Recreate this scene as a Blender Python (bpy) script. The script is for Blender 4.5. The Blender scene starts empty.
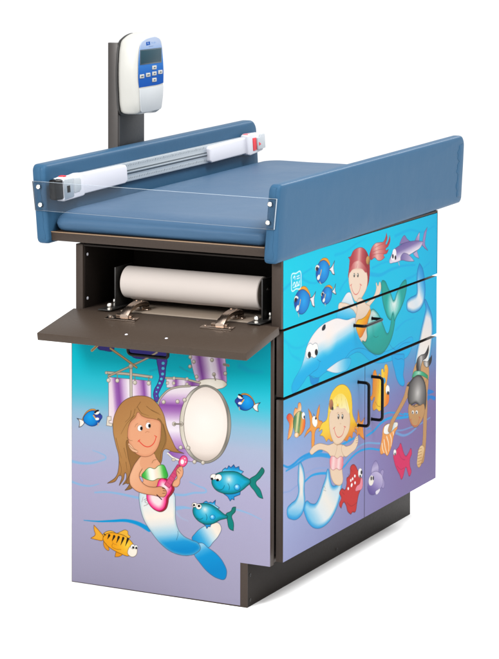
import bpy, bmesh, math, random
import numpy as np
from mathutils import Vector, Matrix
random.seed(4); np.random.seed(4)
SC = bpy.context.scene
COL = SC.collection
PI = math.pi

# ------------------------------------------------------------------ materials
def s2l(c):
    c = np.asarray(c, dtype=np.float64)
    return np.where(c <= .04045, c/12.92, ((c+.055)/1.055)**2.4)
def hx(h): return np.array([int(h[i:i+2], 16)/255 for i in (1, 3, 5)])
def lc(h): return tuple(s2l(hx(h)))+(1.,)

def new_mat(name, color, rough=.5, metal=0., coat=0., spec=.5, bump=None, mottle=None, grain=None):
    """procedural Principled material: noise driven colour mottling, roughness variation and bump"""
    m = bpy.data.materials.new(name); m.use_nodes = True
    nt = m.node_tree; N = nt.nodes; L = nt.links
    b = N['Principled BSDF']
    b.inputs['Base Color'].default_value = color
    b.inputs['Roughness'].default_value = rough
    b.inputs['Metallic'].default_value = metal
    b.inputs['Specular IOR Level'].default_value = spec
    b.inputs['Coat Weight'].default_value = coat
    b.inputs['Coat Roughness'].default_value = .15
    tc = N.new('ShaderNodeTexCoord')
    if mottle:
        sc_, amt = mottle
        n = N.new('ShaderNodeTexNoise'); n.inputs['Scale'].default_value = sc_; n.inputs['Detail'].default_value = 6
        r = N.new('ShaderNodeMapRange'); r.inputs['To Min'].default_value = 1-amt; r.inputs['To Max'].default_value = 1+amt
        mx = N.new('ShaderNodeMix'); mx.data_type = 'RGBA'; mx.blend_type = 'MULTIPLY'; mx.inputs[0].default_value = 1
        mx.inputs[6].default_value = color
        L.new(tc.outputs['Object'], n.inputs['Vector']); L.new(n.outputs['Fac'], r.inputs['Value'])
        L.new(r.outputs['Result'], mx.inputs[7]); L.new(mx.outputs[2], b.inputs['Base Color'])
        rr = N.new('ShaderNodeMapRange'); rr.inputs['To Min'].default_value = max(0, rough-.07); rr.inputs['To Max'].default_value = rough+.07
        L.new(n.outputs['Fac'], rr.inputs['Value']); L.new(rr.outputs['Result'], b.inputs['Roughness'])
    if bump:
        prev = None
        for sc_, st_, dist in bump:
            n = N.new('ShaderNodeTexNoise'); n.inputs['Scale'].default_value = sc_; n.inputs['Detail'].default_value = 3
            bp = N.new('ShaderNodeBump'); bp.inputs['Strength'].default_value = st_; bp.inputs['Distance'].default_value = dist
            L.new(tc.outputs['Object'], n.inputs['Vector']); L.new(n.outputs['Fac'], bp.inputs['Height'])
            if prev: L.new(prev.outputs['Normal'], bp.inputs['Normal'])
            prev = bp
        L.new(prev.outputs['Normal'], b.inputs['Normal'])
    return m

M = {}
M['flap'] = new_mat('flap_laminate', lc('#382f28'), .42, bump=[(900, .12, .0006)], mottle=(160, .10), spec=.10)
M['brown'] = new_mat('brown_laminate', lc('#332b26'), .42, bump=[(900, .12, .0006)], mottle=(160, .10), spec=.12)
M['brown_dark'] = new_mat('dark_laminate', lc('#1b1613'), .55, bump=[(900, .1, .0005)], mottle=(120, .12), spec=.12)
M['tan'] = new_mat('tan_strip', lc('#7a6148'), .5, mottle=(200, .12))
M['vinyl'] = new_mat('blue_vinyl', lc('#354f68'), .44, spec=.11, bump=[(700, .10, .0006), (9, .22, .012)], mottle=(5, .03))
M['vinyl2'] = new_mat('blue_vinyl_rail', lc('#294963'), .42, spec=.08, bump=[(700, .10, .0006), (14, .16, .008)], mottle=(5, .03))
M['white'] = new_mat('white_plastic', lc('#b9b9c0'), .42, spec=.45, bump=[(500, .05, .0004)], mottle=(30, .015))
M['warmwhite'] = new_mat('display_plastic', lc('#9f9e99'), .38, spec=.5, bump=[(500, .05, .0004)], mottle=(30, .015))
M['greywhite'] = new_mat('display_cover_plastic', lc('#a0a3a5'), .5, mottle=(30, .015))
M['black'] = new_mat('black_plastic', lc('#08080a'), .32, spec=.1, mottle=(60, .1))
M['blackmatte'] = new_mat('black_powder_coat', lc('#171615'), .5, mottle=(80, .15))
M['post'] = new_mat('post_powder_coat', lc('#2b2725'), .45, metal=.2, mottle=(120, .1), bump=[(1200, .1, .0004)])
M['postdark'] = new_mat('post_channel_steel', lc('#222529'), .45, metal=.25, mottle=(120, .1))
M['steel'] = new_mat('zinc_steel', lc('#d9d6d0'), .25, metal=1., mottle=(150, .1))
M['bronze'] = new_mat('nickel_hinge', lc('#a8978a'), .24, metal=1., mottle=(60, .08))
M['alu'] = new_mat('satin_aluminium', lc('#b4bcc2'), .36, metal=.75, mottle=(200, .08))
M['alu_dark'] = new_mat('aluminium_groove', lc('#4c555c'), .45, metal=.5, mottle=(200, .08))
M['tick'] = new_mat('printed_tick', lc('#39434a'), .6, mottle=(300, .05))
M['grey'] = new_mat('grey_plastic', lc('#9da2a6'), .4, mottle=(80, .05))
M['red'] = new_mat('red_plastic', lc('#c01f2c'), .4, mottle=(80, .05))
M['lcd'] = new_mat('lcd_glass', lc('#1b3640'), .35, spec=.12, mottle=(40, .05))
M['lcdframe'] = new_mat('lcd_frame', lc('#2a3c46'), .3, mottle=(40, .05))
M['paper'] = new_mat('exam_paper', lc('#b0a8a3'), .8, spec=.2, bump=[(40, .12, .002), (600, .1, .0003)], mottle=(20, .02))
M['core'] = new_mat('roll_end_paper', lc('#6f655c'), .8, spec=.2, mottle=(90, .2))
M['shelf'] = new_mat('taupe_shelf_laminate', lc('#85786b'), .5, mottle=(60, .08))

def print_mat():
    m = new_mat('printed_laminate', (1, 1, 1, 1), .42, spec=.03, bump=[(1100, .06, .0004)])
    nt = m.node_tree; a = nt.nodes.new('ShaderNodeVertexColor'); a.layer_name = 'Print'
    n = nt.nodes.new('ShaderNodeTexNoise'); n.inputs['Scale'].default_value = 420
    tc = nt.nodes.new('ShaderNodeTexCoord'); r = nt.nodes.new('ShaderNodeMapRange')
    r.inputs['To Min'].default_value = .95; r.inputs['To Max'].default_value = 1.05
    mx = nt.nodes.new('ShaderNodeMix'); mx.data_type = 'RGBA'; mx.blend_type = 'MULTIPLY'; mx.inputs[0].default_value = 1
    nt.links.new(tc.outputs['Object'], n.inputs['Vector']); nt.links.new(n.outputs['Fac'], r.inputs['Value'])
    nt.links.new(a.outputs['Color'], mx.inputs[6]); nt.links.new(r.outputs['Result'], mx.inputs[7])
    nt.links.new(mx.outputs[2], nt.nodes['Principled BSDF'].inputs['Base Color'])
    return m
M['print'] = print_mat()

def acrylic(name, tint, gloss, density):
    m = bpy.data.materials.new(name); m.use_nodes = True; nt = m.node_tree; N = nt.nodes; L = nt.links
    N.remove(N['Principled BSDF']); out = N['Material Output']
    t = N.new('ShaderNodeBsdfTransparent'); t.inputs['Color'].default_value = tint
    g = N.new('ShaderNodeBsdfGlossy'); g.inputs['Roughness'].default_value = gloss
    fr = N.new('ShaderNodeFresnel'); fr.inputs['IOR'].default_value = 1.3
    mx = N.new('ShaderNodeMixShader'); L.new(fr.outputs['Fac'], mx.inputs['Fac'])
    L.new(t.outputs[0], mx.inputs[1]); L.new(g.outputs[0], mx.inputs[2])
    d = N.new('ShaderNodeBsdfDiffuse'); nz = N.new('ShaderNodeTexNoise'); nz.inputs['Scale'].default_value = 50
    cr = N.new('ShaderNodeValToRGB'); cr.color_ramp.elements[0].color = lc('#7d868f'); cr.color_ramp.elements[1].color = lc('#a3abb2')
    L.new(nz.outputs['Fac'], cr.inputs['Fac']); L.new(cr.outputs['Color'], d.inputs['Color'])
    m2 = N.new('ShaderNodeMixShader'); m2.inputs['Fac'].default_value = density
    L.new(mx.outputs[0], m2.inputs[1]); L.new(d.outputs[0], m2.inputs[2]); L.new(m2.outputs[0], out.inputs['Surface'])
    return m
M['acrylic'] = acrylic('clear_acrylic', (.965, .975, .985, 1), .03, .012)
M['acrylic_edge'] = acrylic('acrylic_edge', (.7, .75, .8, 1), .15, .97)

# ------------------------------------------------------------------ print raster (vector art -> point colours)
def parse(s):
    P, K = [], []
    for a in s.split():
        K.append(a.endswith('!')); x, y = a.rstrip('!').split(','); P.append((float(x), float(y)))
    return np.array(P), K
def spline(P, K, closed, sub=6):
    n = len(P)
    if n < 3: return P
    rng = range(n if closed else n-1); out = []
    seg = lambda i: P[(i+1) % n]-P[i % n]
    def tan(i, side):
        if K[i]: return seg(i) if side == 0 else seg(i-1)
        if not closed and i == 0: return seg(0)
        if not closed and i == n-1: return seg(n-2)
        a, b = seg(i-1), seg(i); la, lb = np.hypot(*a)+1e-9, np.hypot(*b)+1e-9
        t = a/la*lb+b/lb*la; lt = np.hypot(*t)+1e-9
        return t/lt*(lb if side == 0 else la)
    for i in rng:
        j = (i+1) % n; m0, m1 = tan(i, 0), tan(j, 1)
        if K[i] and K[j]: out.append(P[i]); continue
        for k in range(sub):
            t = k/sub; t2, t3 = t*t, t*t*t
            out.append((2*t3-3*t2+1)*P[i]+(t3-2*t2+t)*m0+(-2*t3+3*t2)*P[j]+(t3-t2)*m1)
    if not closed: out.append(P[-1])
    return np.array(out)
def stops(t, st):
    """piecewise colour + alpha along t"""
    xs = np.array([s[0] for s in st]); cs = np.array([hx(s[1]) for s in st]); al = np.array([s[2] if len(s) > 2 else 1. for s in st])
    c = np.stack([np.interp(t, xs, cs[:, k]) for k in range(3)], -1)
    return c, np.interp(t, xs, al)
INK = 0.46      # reflectance of the brightest printed white
class Canvas:
    def __init__(s, u0, u1, v0, v1, du, dv, ink=INK):   # millimetres, reflectance of printed white
        s.ink = ink
        s.nu = int(round((u1-u0)/du))+1; s.nv = int(round((v1-v0)/dv))+1
        s.u = np.linspace(u0, u1, s.nu); s.v = np.linspace(v0, v1, s.nv)
        s.img = np.ones((s.nv, s.nu, 3)); s.aa = .5*(du+dv)*.9
    def box(s, P, pad):
        a, b = P.min(0)-pad, P.max(0)+pad
        i0, i1 = np.searchsorted(s.u, [a[0], b[0]]); j0, j1 = np.searchsorted(s.v, [a[1], b[1]])
        return i0, i1, j0, j1
    def fillcol(s, f, U, V, d):
        if f[0] == 'c': return hx(f[1]), np.full(U.shape, f[2])
        if f[0] == 'e': return hx(f[1]), f[3]*np.clip(1-d/f[2], 0, 1)**1.3
        a, b = np.array(f[1]), np.array(f[2]); w = b-a
        if f[0] == 'g': t = ((U-a[0])*w[0]+(V-a[1])*w[1])/(w@w)
        else: t = np.hypot(U-a[0], V-a[1])/np.hypot(*w)
        return stops(np.clip(t, 0, 1), f[3])
    def dist(s, C, U, V, closed, wid=None):
        A = C; B = np.roll(C, -1, 0)
        if not closed: A, B = A[:-1], B[:-1]
        D = np.full(U.shape, 1e9); ins = np.zeros(U.shape, bool); m = len(A)
        for k in range(m):
            ax, ay = A[k]; dx, dy = B[k]-A[k]; L = dx*dx+dy*dy+1e-12
            t = np.clip(((U-ax)*dx+(V-ay)*dy)/L, 0, 1)
            q = np.hypot(U-ax-t*dx, V-ay-t*dy)
            if wid is not None: q = q-.5*(wid[0]+(wid[1]-wid[0])*(k+t)/m)
            np.minimum(D, q, out=D)
            if closed and abs(dy) > 1e-9:
                c = (V >= min(ay, ay+dy)) & (V < max(ay, ay+dy))
                ins ^= c & (U < ax+(V-ay)*dx/dy)
        return D, ins
    def mix(s, sl, col, a):
        s.img[sl] = s.img[sl]*(1-a[..., None])+col*a[..., None]
    def draw(s, L):
        for e in L:
            if e[0] == 'bg':
                U, V = np.meshgrid(s.u, s.v); msk = np.ones(U.shape)
                if e[1]: msk = ((V >= e[1][0]*1000) & (V < e[1][1]*1000)).astype(float)
                for f in e[2]:
                    c, a = s.fillcol(f, U, V, None); s.mix(np.s_[:, :], c, a*msk)
            elif e[0] == 's':
                P, K = parse(e[1]); C = spline(P, K, True); i0, i1, j0, j1 = s.box(C, 4)
                if i1 <= i0 or j1 <= j0: continue
                U, V = np.meshgrid(s.u[i0:i1], s.v[j0:j1]); D, ins = s.dist(C, U, V, True)
                cov = np.clip(.5+np.where(ins, D, -D)/s.aa, 0, 1); sl = np.s_[j0:j1, i0:i1]
                for f in e[2]:
                    c, a = s.fillcol(f, U, V, D); s.mix(sl, c, a*cov)
                if e[3]: s.mix(sl, hx(e[3]), .85*np.clip(.5+(e[4]/2-D)/s.aa, 0, 1)*min(1, e[4]/s.aa))
            else:
                _, p, c, w0, w1, a, soft = e
                P, K = parse(p); C = spline(P, K, False); i0, i1, j0, j1 = s.box(C, max(w0, w1)/2+soft+3)
                if i1 <= i0 or j1 <= j0: continue
                U, V = np.meshgrid(s.u[i0:i1], s.v[j0:j1]); D, _ = s.dist(C, U, V, False, (w0, w1))
                s.mix(np.s_[j0:j1, i0:i1], hx(c), a*np.clip(.5-D/(s.aa+soft), 0, 1))
    def lin(s): return s2l(np.clip(s.img, 0, 1))*s.ink
ART_FRONT=[
('bg', None, [('g', (272.6, 670.5), (273.2, -13.6), [(0, '#00a9bd'), (0.08, '#02b9ca'), (0.2, '#3cbed2'), (0.29, '#8cb9d2'), (0.37, '#aab4cd'), (0.53, '#aca8c6'), (0.9, '#a39eb8')])]),  # darker top stop puts some of the flap's shadow into the print
('l', '-2.3,330.3 26,327.9 60.4,331.1 88.5,340.1 107.2,351.6 88.5,361.9 66.7,366.3', '#7fb4dc', 7.800000000000001, 2, 0.8, 2),
('l', '-0.8,274.4 25.9,269.2 57.3,268.7 85.4,277.3', '#7fb4dc', 6.5, 2, 0.8, 2),
('l', '72.9,252.7 107.1,258 144.3,258.2 181.3,255.6 215.1,252.8', '#7fb4dc', 3.9000000000000004, 7, 0.8, 2),
('l', '38.4,172.9 82.2,175.1 125.7,181.4 175.2,187.8 205.9,184.2 239.6,172.1', '#0a93cf', 1.5, 13, 1, 1),
('l', '318.3,275.4 345.4,277.1 372.4,285.6 411.2,298 387.3,305.9 363.4,313.9', '#7fb4dc', 6.5, 3, 0.8, 2),
('l', '318.4,237.9 345.5,243.7 369.5,243.9', '#7fb4dc', 11.700000000000001, 3, 0.8, 2),
('l', '321.4,228.9 333.5,216.9 357.5,209.1', '#9cc6e0', 7, 2, 0.35, 3),
('l', '488.3,257.8 511.8,255.2 541.2,249.5 573.3,238.8', '#7fb4dc', 5.2, 2, 0.8, 2),
('l', '332.9,617.2 351,609.5 371.9,604.8', '#4a8ea6', 5, 2, 0.5, 2),
('l', '242.3,598.3 272.6,606.4 308.9,601.7', '#1a98b4', 6, 2, 0.5, 3),
('l', '510.9,635.9 540.1,625.5 575.1,626', '#189cc6', 14, 6, 0.45, 8),
('s', '79.3,656.5 128.9,663.5 131.9,646.2 101,641.1 82.4,644.9', [('c', '#3f3a80', 1.0)], '#2c2860', 1.56),
('s', '168.9,658.9 302.8,659.8 293.8,640.3 242.3,631.7 184.2,634.7', [('c', '#3d3684', 1.0)], '#2c2860', 1.56),
('l', '63.7,637.5 80.8,652.6', '#c8a070', 7, 7, 1.0, 0.0),
('l', '63.7,637.5 80.8,652.6', '#8a6a48', 2, 2, 1.0, 0.0),
('s', '268.4,640.8 268.1,603.3 271.4,584.9 265.1,565.6 255.4,548.6 253.3,532.3 262.4,517.1 269.7,524.5 267.5,537.7 273.3,551.6 281.8,568.5 287.8,586.4 289.6,607.9 291.4,637.4', [('c', '#54409a', 1.0)], '#2e2560', 1.9500000000000002),
('s', '287.6,623 286.9,620.6 284.9,618.7 282.3,617.8 279.6,618.2 277.7,619.7 277,622 277.7,624.4 279.6,626.3 282.3,627.2 284.9,626.8 286.9,625.2', [('c', '#56c4e0', 1.0)], '#2c2870', 1),
('s', '287.3,609.3 286.6,606.9 284.7,605 282,604.2 279.4,604.5 277.4,606.1 276.7,608.4 277.4,610.8 279.3,612.7 282,613.5 284.6,613.1 286.6,611.6', [('c', '#56c4e0', 1.0)], '#2c2870', 1),
('s', '285.7,594.2 285,591.9 283.1,590.1 280.5,589.2 277.9,589.6 276.1,591.1 275.4,593.3 276.1,595.6 277.9,597.4 280.5,598.3 283.1,597.9 285,596.4', [('c', '#56c4e0', 1.0)], '#2c2870', 1),
('s', '281.7,580.5 281.1,578.3 279.3,576.6 276.9,575.8 274.5,576.1 272.7,577.5 272.1,579.6 272.7,581.8 274.5,583.5 276.9,584.3 279.3,584 281.1,582.6', [('c', '#56c4e0', 1.0)], '#2c2870', 1),
('s', '276,568.7 275.4,566.8 273.9,565.3 271.8,564.6 269.6,564.9 268.1,566.1 267.5,567.9 268.1,569.9 269.6,571.4 271.8,572.1 273.9,571.8 275.4,570.5', [('c', '#56c4e0', 1.0)], '#2c2870', 1),
('s', '270,556.4 269.5,554.7 268.1,553.4 266.3,552.8 264.5,553.1 263.2,554.1 262.7,555.7 263.2,557.4 264.5,558.7 266.3,559.3 268.1,559 269.5,558', [('c', '#56c4e0', 1.0)], '#2c2870', 1),
('s', '265.1,544.7 264.7,543.3 263.6,542.2 262.1,541.7 260.6,541.9 259.4,542.8 259,544.1 259.4,545.5 260.6,546.6 262.1,547.1 263.6,546.9 264.7,546', [('c', '#56c4e0', 1.0)], '#2c2870', 1),
('s', '264.8,533.4 264.5,532.3 263.6,531.5 262.4,531 261.2,531.2 260.3,531.9 260,533 260.3,534.1 261.2,534.9 262.4,535.3 263.6,535.2 264.5,534.5', [('c', '#56c4e0', 1.0)], '#2c2870', 1),
('s', '115.2,570.4! 245.3,571.8! 246.1,445.8! 115.9,442!', [('g', (115.2, 508.2), (245.4, 520.8), [(0, '#eedfe2'), (0.1, '#e8d3e0'), (0.2, '#9a62ad'), (0.27, '#8a4c9e'), (0.38, '#cfaed6'), (0.5, '#f3e9f0'), (0.62, '#ecd9e8'), (0.76, '#c79bcb'), (0.86, '#8c4fa0'), (0.95, '#d8bfdc'), (1, '#e9dbe6')])], '#6b5560', 1.3),
('l', '108.1,581.7 175.1,584.1 247.2,582.6', '#6f665c', 8, 8, 1.0, 0.0),
('l', '108.1,581.7 175.1,584.1 247.2,582.6', '#c5b8a4', 5.2, 5.2, 1.0, 0.0),
('l', '115.2,577.7 115.2,561.5', '#8c8276', 3, 3, 1.0, 0.0),
('s', '121.1,562.1 120.4,559.2 118.2,556.9 115.2,555.8 112.3,556.3 110.1,558.2 109.4,561 110.1,563.9 112.3,566.2 115.2,567.2 118.2,566.7 120.4,564.8', [('r', (113.7, 563.0), (120.2, 557.7), [(0, '#f2eadb'), (1, '#b3a996')])], '#5e564e', 1),
('l', '142.4,579.4 142.4,563.2', '#8c8276', 3, 3, 1.0, 0.0),
('s', '148.3,563.8 147.5,560.9 145.4,558.6 142.4,557.6 139.5,558.1 137.3,559.9 136.6,562.7 137.3,565.6 139.5,567.9 142.4,568.9 145.4,568.4 147.5,566.6', [('r', (140.9, 564.7), (147.4, 559.4), [(0, '#f2eadb'), (1, '#b3a996')])], '#5e564e', 1),
('l', '196.5,579 196.5,562.9', '#8c8276', 3, 3, 1.0, 0.0),
('s', '202.3,563.5 201.6,560.6 199.4,558.3 196.5,557.3 193.6,557.7 191.5,559.6 190.7,562.4 191.5,565.3 193.6,567.5 196.5,568.6 199.4,568.1 201.6,566.2', [('r', (195.0, 564.4), (201.4, 559.1), [(0, '#f2eadb'), (1, '#b3a996')])], '#5e564e', 1),
('l', '238.6,581.3 238.7,565.2', '#8c8276', 3, 3, 1.0, 0.0),
('s', '244.4,565.8 243.7,562.9 241.6,560.6 238.7,559.6 235.8,560.1 233.6,562 232.9,564.7 233.6,567.6 235.8,569.8 238.7,570.9 241.5,570.4 243.7,568.5', [('r', (237.1, 566.7), (243.5, 561.4), [(0, '#f2eadb'), (1, '#b3a996')])], '#5e564e', 1),
('s', '111.8,581.5 111.3,579.6 110,578 108.1,577.4 106.3,577.7 104.9,579 104.4,580.8 104.9,582.7 106.3,584.3 108.1,584.9 110,584.6 111.3,583.3', [('c', '#cfc4b2', 1.0)], '#6f665c', 1.0),
('s', '250.2,582.9 249.7,580.9 248.2,579.3 246.3,578.5 244.3,578.9 242.8,580.2 242.3,582.2 242.8,584.3 244.3,585.9 246.2,586.6 248.2,586.2 249.7,584.9', [('c', '#cfc4b2', 1.0)], '#6f665c', 1.0),
('s', '111.2,463.2! 123.3,464.4! 123.3,453.6! 116.5,452.9! 116.5,446.1! 127.3,445.9! 125.8,437.6! 108.7,438.6!', [('c', '#e3d8c8', 1.0)], '#7b7066', 1.56),
('l', '184.3,606.4 184.9,515', '#7d7468', 9, 9, 1.0, 0.0),
('l', '184.3,606.4 184.9,515', '#c9c0b0', 6.2, 6.2, 1.0, 0.0),
('l', '114.9,572.3 150.5,589.9 184.3,606.4 233.1,631.5 263.5,649.7', '#6e6358', 6, 6, 1.0, 0.0),
('l', '114.9,572.3 150.5,589.9 184.3,606.4 233.1,631.5 263.5,649.7', '#b8a890', 3.6, 3.6, 1.0, 0.0),
('l', '121.1,648 162.8,626 201.1,604.4', '#6a5238', 7, 7, 1.0, 0.0),
('l', '121.1,648 162.8,626 201.1,604.4', '#c09a68', 4.2, 4.2, 1.0, 0.0),
('s', '191,606.2 190.1,602.6 187.6,599.9 184.3,598.6 180.9,599.3 178.4,601.6 177.5,605 178.4,608.6 180.9,611.4 184.3,612.6 187.6,612 190.1,609.6', [('r', (182.1, 607.6), (190.4, 600.3), [(0, '#d8cdbb'), (1, '#8f8576')])], '#5e564e', 1.0),
('s', '362.9,654.4! 368.9,623.1 381.5,584.4! 404.8,570.7 440.4,570.1 472.2,590.3! 469.8,632.2 466.7,658.3!', [('g', (365.9, 606.9), (469.8, 626.9), [(0, '#e9dbe4'), (0.16, '#c9acd0'), (0.3, '#7d4394'), (0.42, '#b893c2'), (0.58, '#efe4ee'), (0.72, '#e0cbe0'), (0.84, '#8d55a2'), (1, '#d4bcd8')])], '#6b5560', 1.3),
('s', '472.2,584.5 466.2,576.8 449.8,570 427.3,566 404.8,565.7 388.2,569.4 382.1,576 388.2,583.7 404.7,590.5 427.3,594.5 449.8,594.7 466.2,591', [('r', (422.6, 580.3), (466.9, 571.3), [(0, '#f3ece0'), (0.8, '#e8dfd0'), (1, '#cbbfac')])], '#6f665c', 1.6),
('s', '368.8,647 368.2,644.4 366.3,642.4 363.8,641.5 361.2,641.9 359.4,643.6 358.7,646.1 359.4,648.7 361.2,650.7 363.8,651.6 366.3,651.1 368.2,649.5', [('r', (362.6, 647.8), (368.3, 643.0), [(0, '#e6dccb'), (1, '#988d7e')])], '#5e564e', 1.0),
('s', '379.3,635.2 378.6,632.6 376.8,630.6 374.3,629.7 371.7,630.1 369.9,631.8 369.2,634.3 369.9,636.9 371.7,638.9 374.2,639.8 376.8,639.3 378.6,637.6', [('r', (373.0, 636.0), (378.7, 631.2), [(0, '#e6dccb'), (1, '#988d7e')])], '#5e564e', 1.0),
('s', '387.7,596.2 387.1,593.6 385.2,591.6 382.7,590.7 380.1,591.1 378.3,592.8 377.6,595.2 378.3,597.8 380.1,599.8 382.7,600.7 385.2,600.3 387,598.6', [('r', (381.5, 596.9), (387.1, 592.1), [(0, '#e6dccb'), (1, '#988d7e')])], '#5e564e', 1.0),
('s', '439.4,607 438.7,604.4 436.9,602.4 434.4,601.5 431.9,602 430,603.6 429.3,606.1 430,608.7 431.8,610.7 434.4,611.6 436.9,611.1 438.7,609.5', [('r', (433.2, 607.8), (438.8, 603.0), [(0, '#e6dccb'), (1, '#988d7e')])], '#5e564e', 1.0),
('s', '433.4,644.8 432.7,642.2 430.9,640.2 428.4,639.3 425.9,639.8 424,641.4 423.3,643.9 424,646.5 425.8,648.5 428.4,649.4 430.9,648.9 432.7,647.2', [('r', (427.2, 645.6), (432.8, 640.8), [(0, '#e6dccb'), (1, '#988d7e')])], '#5e564e', 1.0),
('s', '472.7,612.7 472.1,610.2 470.3,608.1 467.7,607.3 465.2,607.7 463.4,609.4 462.7,611.8 463.4,614.4 465.2,616.4 467.7,617.3 470.2,616.8 472.1,615.2', [('r', (466.6, 613.5), (472.2, 608.7), [(0, '#e6dccb'), (1, '#988d7e')])], '#5e564e', 1.0),
('s', '368,621.7 367.3,619.1 365.5,617.1 362.9,616.2 360.4,616.6 358.5,618.3 357.8,620.8 358.5,623.4 360.4,625.4 362.9,626.3 365.4,625.8 367.3,624.2', [('r', (361.7, 622.5), (367.4, 617.7), [(0, '#e6dccb'), (1, '#988d7e')])], '#5e564e', 1.0),
('l', '434.4,605.2 438.8,592.4', '#8c8276', 4, 4, 1.0, 0.0),
('l', '463.9,635.6 477.1,634.2', '#8c8276', 7, 7, 1.0, 0.0),
('s', '291.7,582.8! 342,586.1 392.8,580.2! 386.9,561.1! 339,561.9 293.3,558.9!', [('g', (290.8, 570.7), (389.9, 572.0), [(0, '#eee2e8'), (0.18, '#e4d0e0'), (0.3, '#8a4c9e'), (0.42, '#d9c2de'), (0.55, '#f0e6ee'), (0.66, '#a87ab6'), (0.8, '#7d4394'), (1, '#a582b2')])], '#6b5560', 1.3),
('l', '290.2,584 342,586.6 392.8,580.7', '#6f665c', 6, 6, 1.0, 0.0),
('l', '290.2,584 342,586.6 392.8,580.7', '#c5b8a4', 3.4, 3.4, 1.0, 0.0),
('s', '299.9,571.5 299.3,569.2 297.6,567.4 295.4,566.5 293.1,566.9 291.4,568.4 290.8,570.7 291.4,573 293.1,574.8 295.3,575.6 297.6,575.2 299.3,573.7', [('c', '#d5cab9', 1.0)], '#6a6158', 1.0),
('s', '318.6,572.7 318,570.4 316.3,568.6 314.1,567.8 311.8,568.2 310.1,569.7 309.5,571.9 310.1,574.2 311.8,576 314,576.8 316.3,576.4 318,574.9', [('c', '#d5cab9', 1.0)], '#6a6158', 1.0),
('s', '358.5,573 357.9,570.7 356.3,568.9 354,568.1 351.8,568.5 350.1,569.9 349.5,572.2 350.1,574.5 351.8,576.3 354,577.1 356.2,576.7 357.9,575.2', [('c', '#d5cab9', 1.0)], '#6a6158', 1.0),
('s', '319.5,585.9 318.9,583.5 317.2,581.7 314.9,580.9 312.7,581.3 311,582.8 310.4,585 311,587.3 312.7,589.2 314.9,590 317.2,589.6 318.9,588.1', [('c', '#d5cab9', 1.0)], '#6a6158', 1.0),
('s', '358.5,587.6 357.9,585.3 356.2,583.5 354,582.7 351.7,583.1 350.1,584.6 349.5,586.8 350.1,589.1 351.7,590.9 354,591.7 356.2,591.3 357.9,589.8', [('c', '#d5cab9', 1.0)], '#6a6158', 1.0),
('s', '265.4,509.4 271.2,523.3 283.3,539.2 301.4,554.3 327,563.4 363,568.9 410.7,571.3 408.1,374.7 381.3,371.8 357.3,371.9 318.2,394.4 291,439.7 268.2,490.9', [('g', (308.9, 561.7), (321.2, 368.0), [(0, '#efe6ea'), (0.08, '#ead9e6'), (0.2, '#b98cc4'), (0.25, '#8e4fa3'), (0.33, '#a873b6'), (0.48, '#eadbe9'), (0.6, '#efe5ee'), (0.74, '#c39fcd'), (0.9, '#9a68ae'), (1, '#b48fc2')])], '#5f4c58', 1.8199999999999998),
('l', '265.5,506.7 271.2,523.3 283.3,539.2 301.4,554.3 327,563.4 363,569.4', '#6f665c', 6, 6, 1.0, 0.0),
('l', '265.5,506.7 271.2,523.3 283.3,539.2 301.4,554.3 327,563.4 363,569.4', '#b9b0a2', 3.2, 3.2, 1.0, 0.0),
('s', '295,385.7! 315.2,392.7 351.3,400.5 372.3,386.8 390.2,371.4! 366.3,368.8 336.3,370.9 309.2,377.4', [('g', (303.1, 387.4), (378.3, 374.1), [(0, '#8d57a8'), (0.5, '#a67cba'), (1, '#cdb4d8')])], '#5f4c58', 1.56),
('l', '296.5,383.2 309.2,374.7 328.8,368.8', '#efe8dc', 5, 5, 1.0, 0.0),
('l', '296.5,380.6 309.2,372 328.8,366.1', '#8c8276', 1.4, 1.4, 1.0, 0.0),
('s', '320,368.4 319.2,366.4 317,364.8 314,364 311,364.2 308.8,365.3 308,367.1 308.8,369 311,370.6 314,371.5 317,371.3 319.2,370.2', [('c', '#cfc5b5', 1.0)], '#6a6158', 1.0),
('s', '484.5,480.1 474.6,427.3 447,386.4 409,368.4 370.8,378.2 342.6,413.5 332.2,464.7 342.5,518 370.5,558.8 408.6,576.4 446.6,566.1 474.3,530.8', [('g', (333.1, 476.0), (484.9, 470.1), [(0, '#cfc6b6'), (0.12, '#e2dacb'), (0.3, '#8e8a82'), (0.8, '#9c978d'), (0.92, '#7d786f'), (1, '#b8b0a2')])], '#57524b', 1.6),
('s', '474.8,479.7 466.3,429.4 442.7,390.6 410.2,373.9 377.5,383.7 353.4,417.6 344.6,466.5 353.3,517.2 377.2,555.9 409.8,572.2 442.3,562.1 466.1,528.2', [('r', (404.9, 483.2), (411.1, 372.4), [(0, '#fbf3ec'), (0.5, '#f7ece3'), (0.8, '#e8dad0'), (1, '#bfb0a5')])], '#6f685e', 1.8),
('s', '289.7,519.8 288.9,517 286.8,514.9 283.9,513.9 281.1,514.3 278.9,516.1 278.2,518.7 278.9,521.4 281,523.6 283.9,524.6 286.8,524.1 288.9,522.4', [('r', (282.4, 520.7), (288.8, 515.4), [(0, '#efe6d6'), (1, '#a1978a')])], '#5e564e', 1.0),
('s', '331.6,525.2 330.8,522.4 328.7,520.3 325.9,519.3 323,519.7 320.9,521.5 320.1,524.1 320.9,526.8 323,529 325.8,530 328.7,529.5 330.8,527.8', [('r', (324.3, 526.1), (330.7, 520.8), [(0, '#efe6d6'), (1, '#a1978a')])], '#5e564e', 1.0),
('s', '352.6,531.2 351.8,528.5 349.7,526.3 346.9,525.3 344,525.8 341.9,527.5 341.2,530.1 341.9,532.8 344,535 346.9,536 349.7,535.5 351.8,533.8', [('r', (345.4, 532.1), (351.7, 526.9), [(0, '#efe6d6'), (1, '#a1978a')])], '#5e564e', 1.0),
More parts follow.
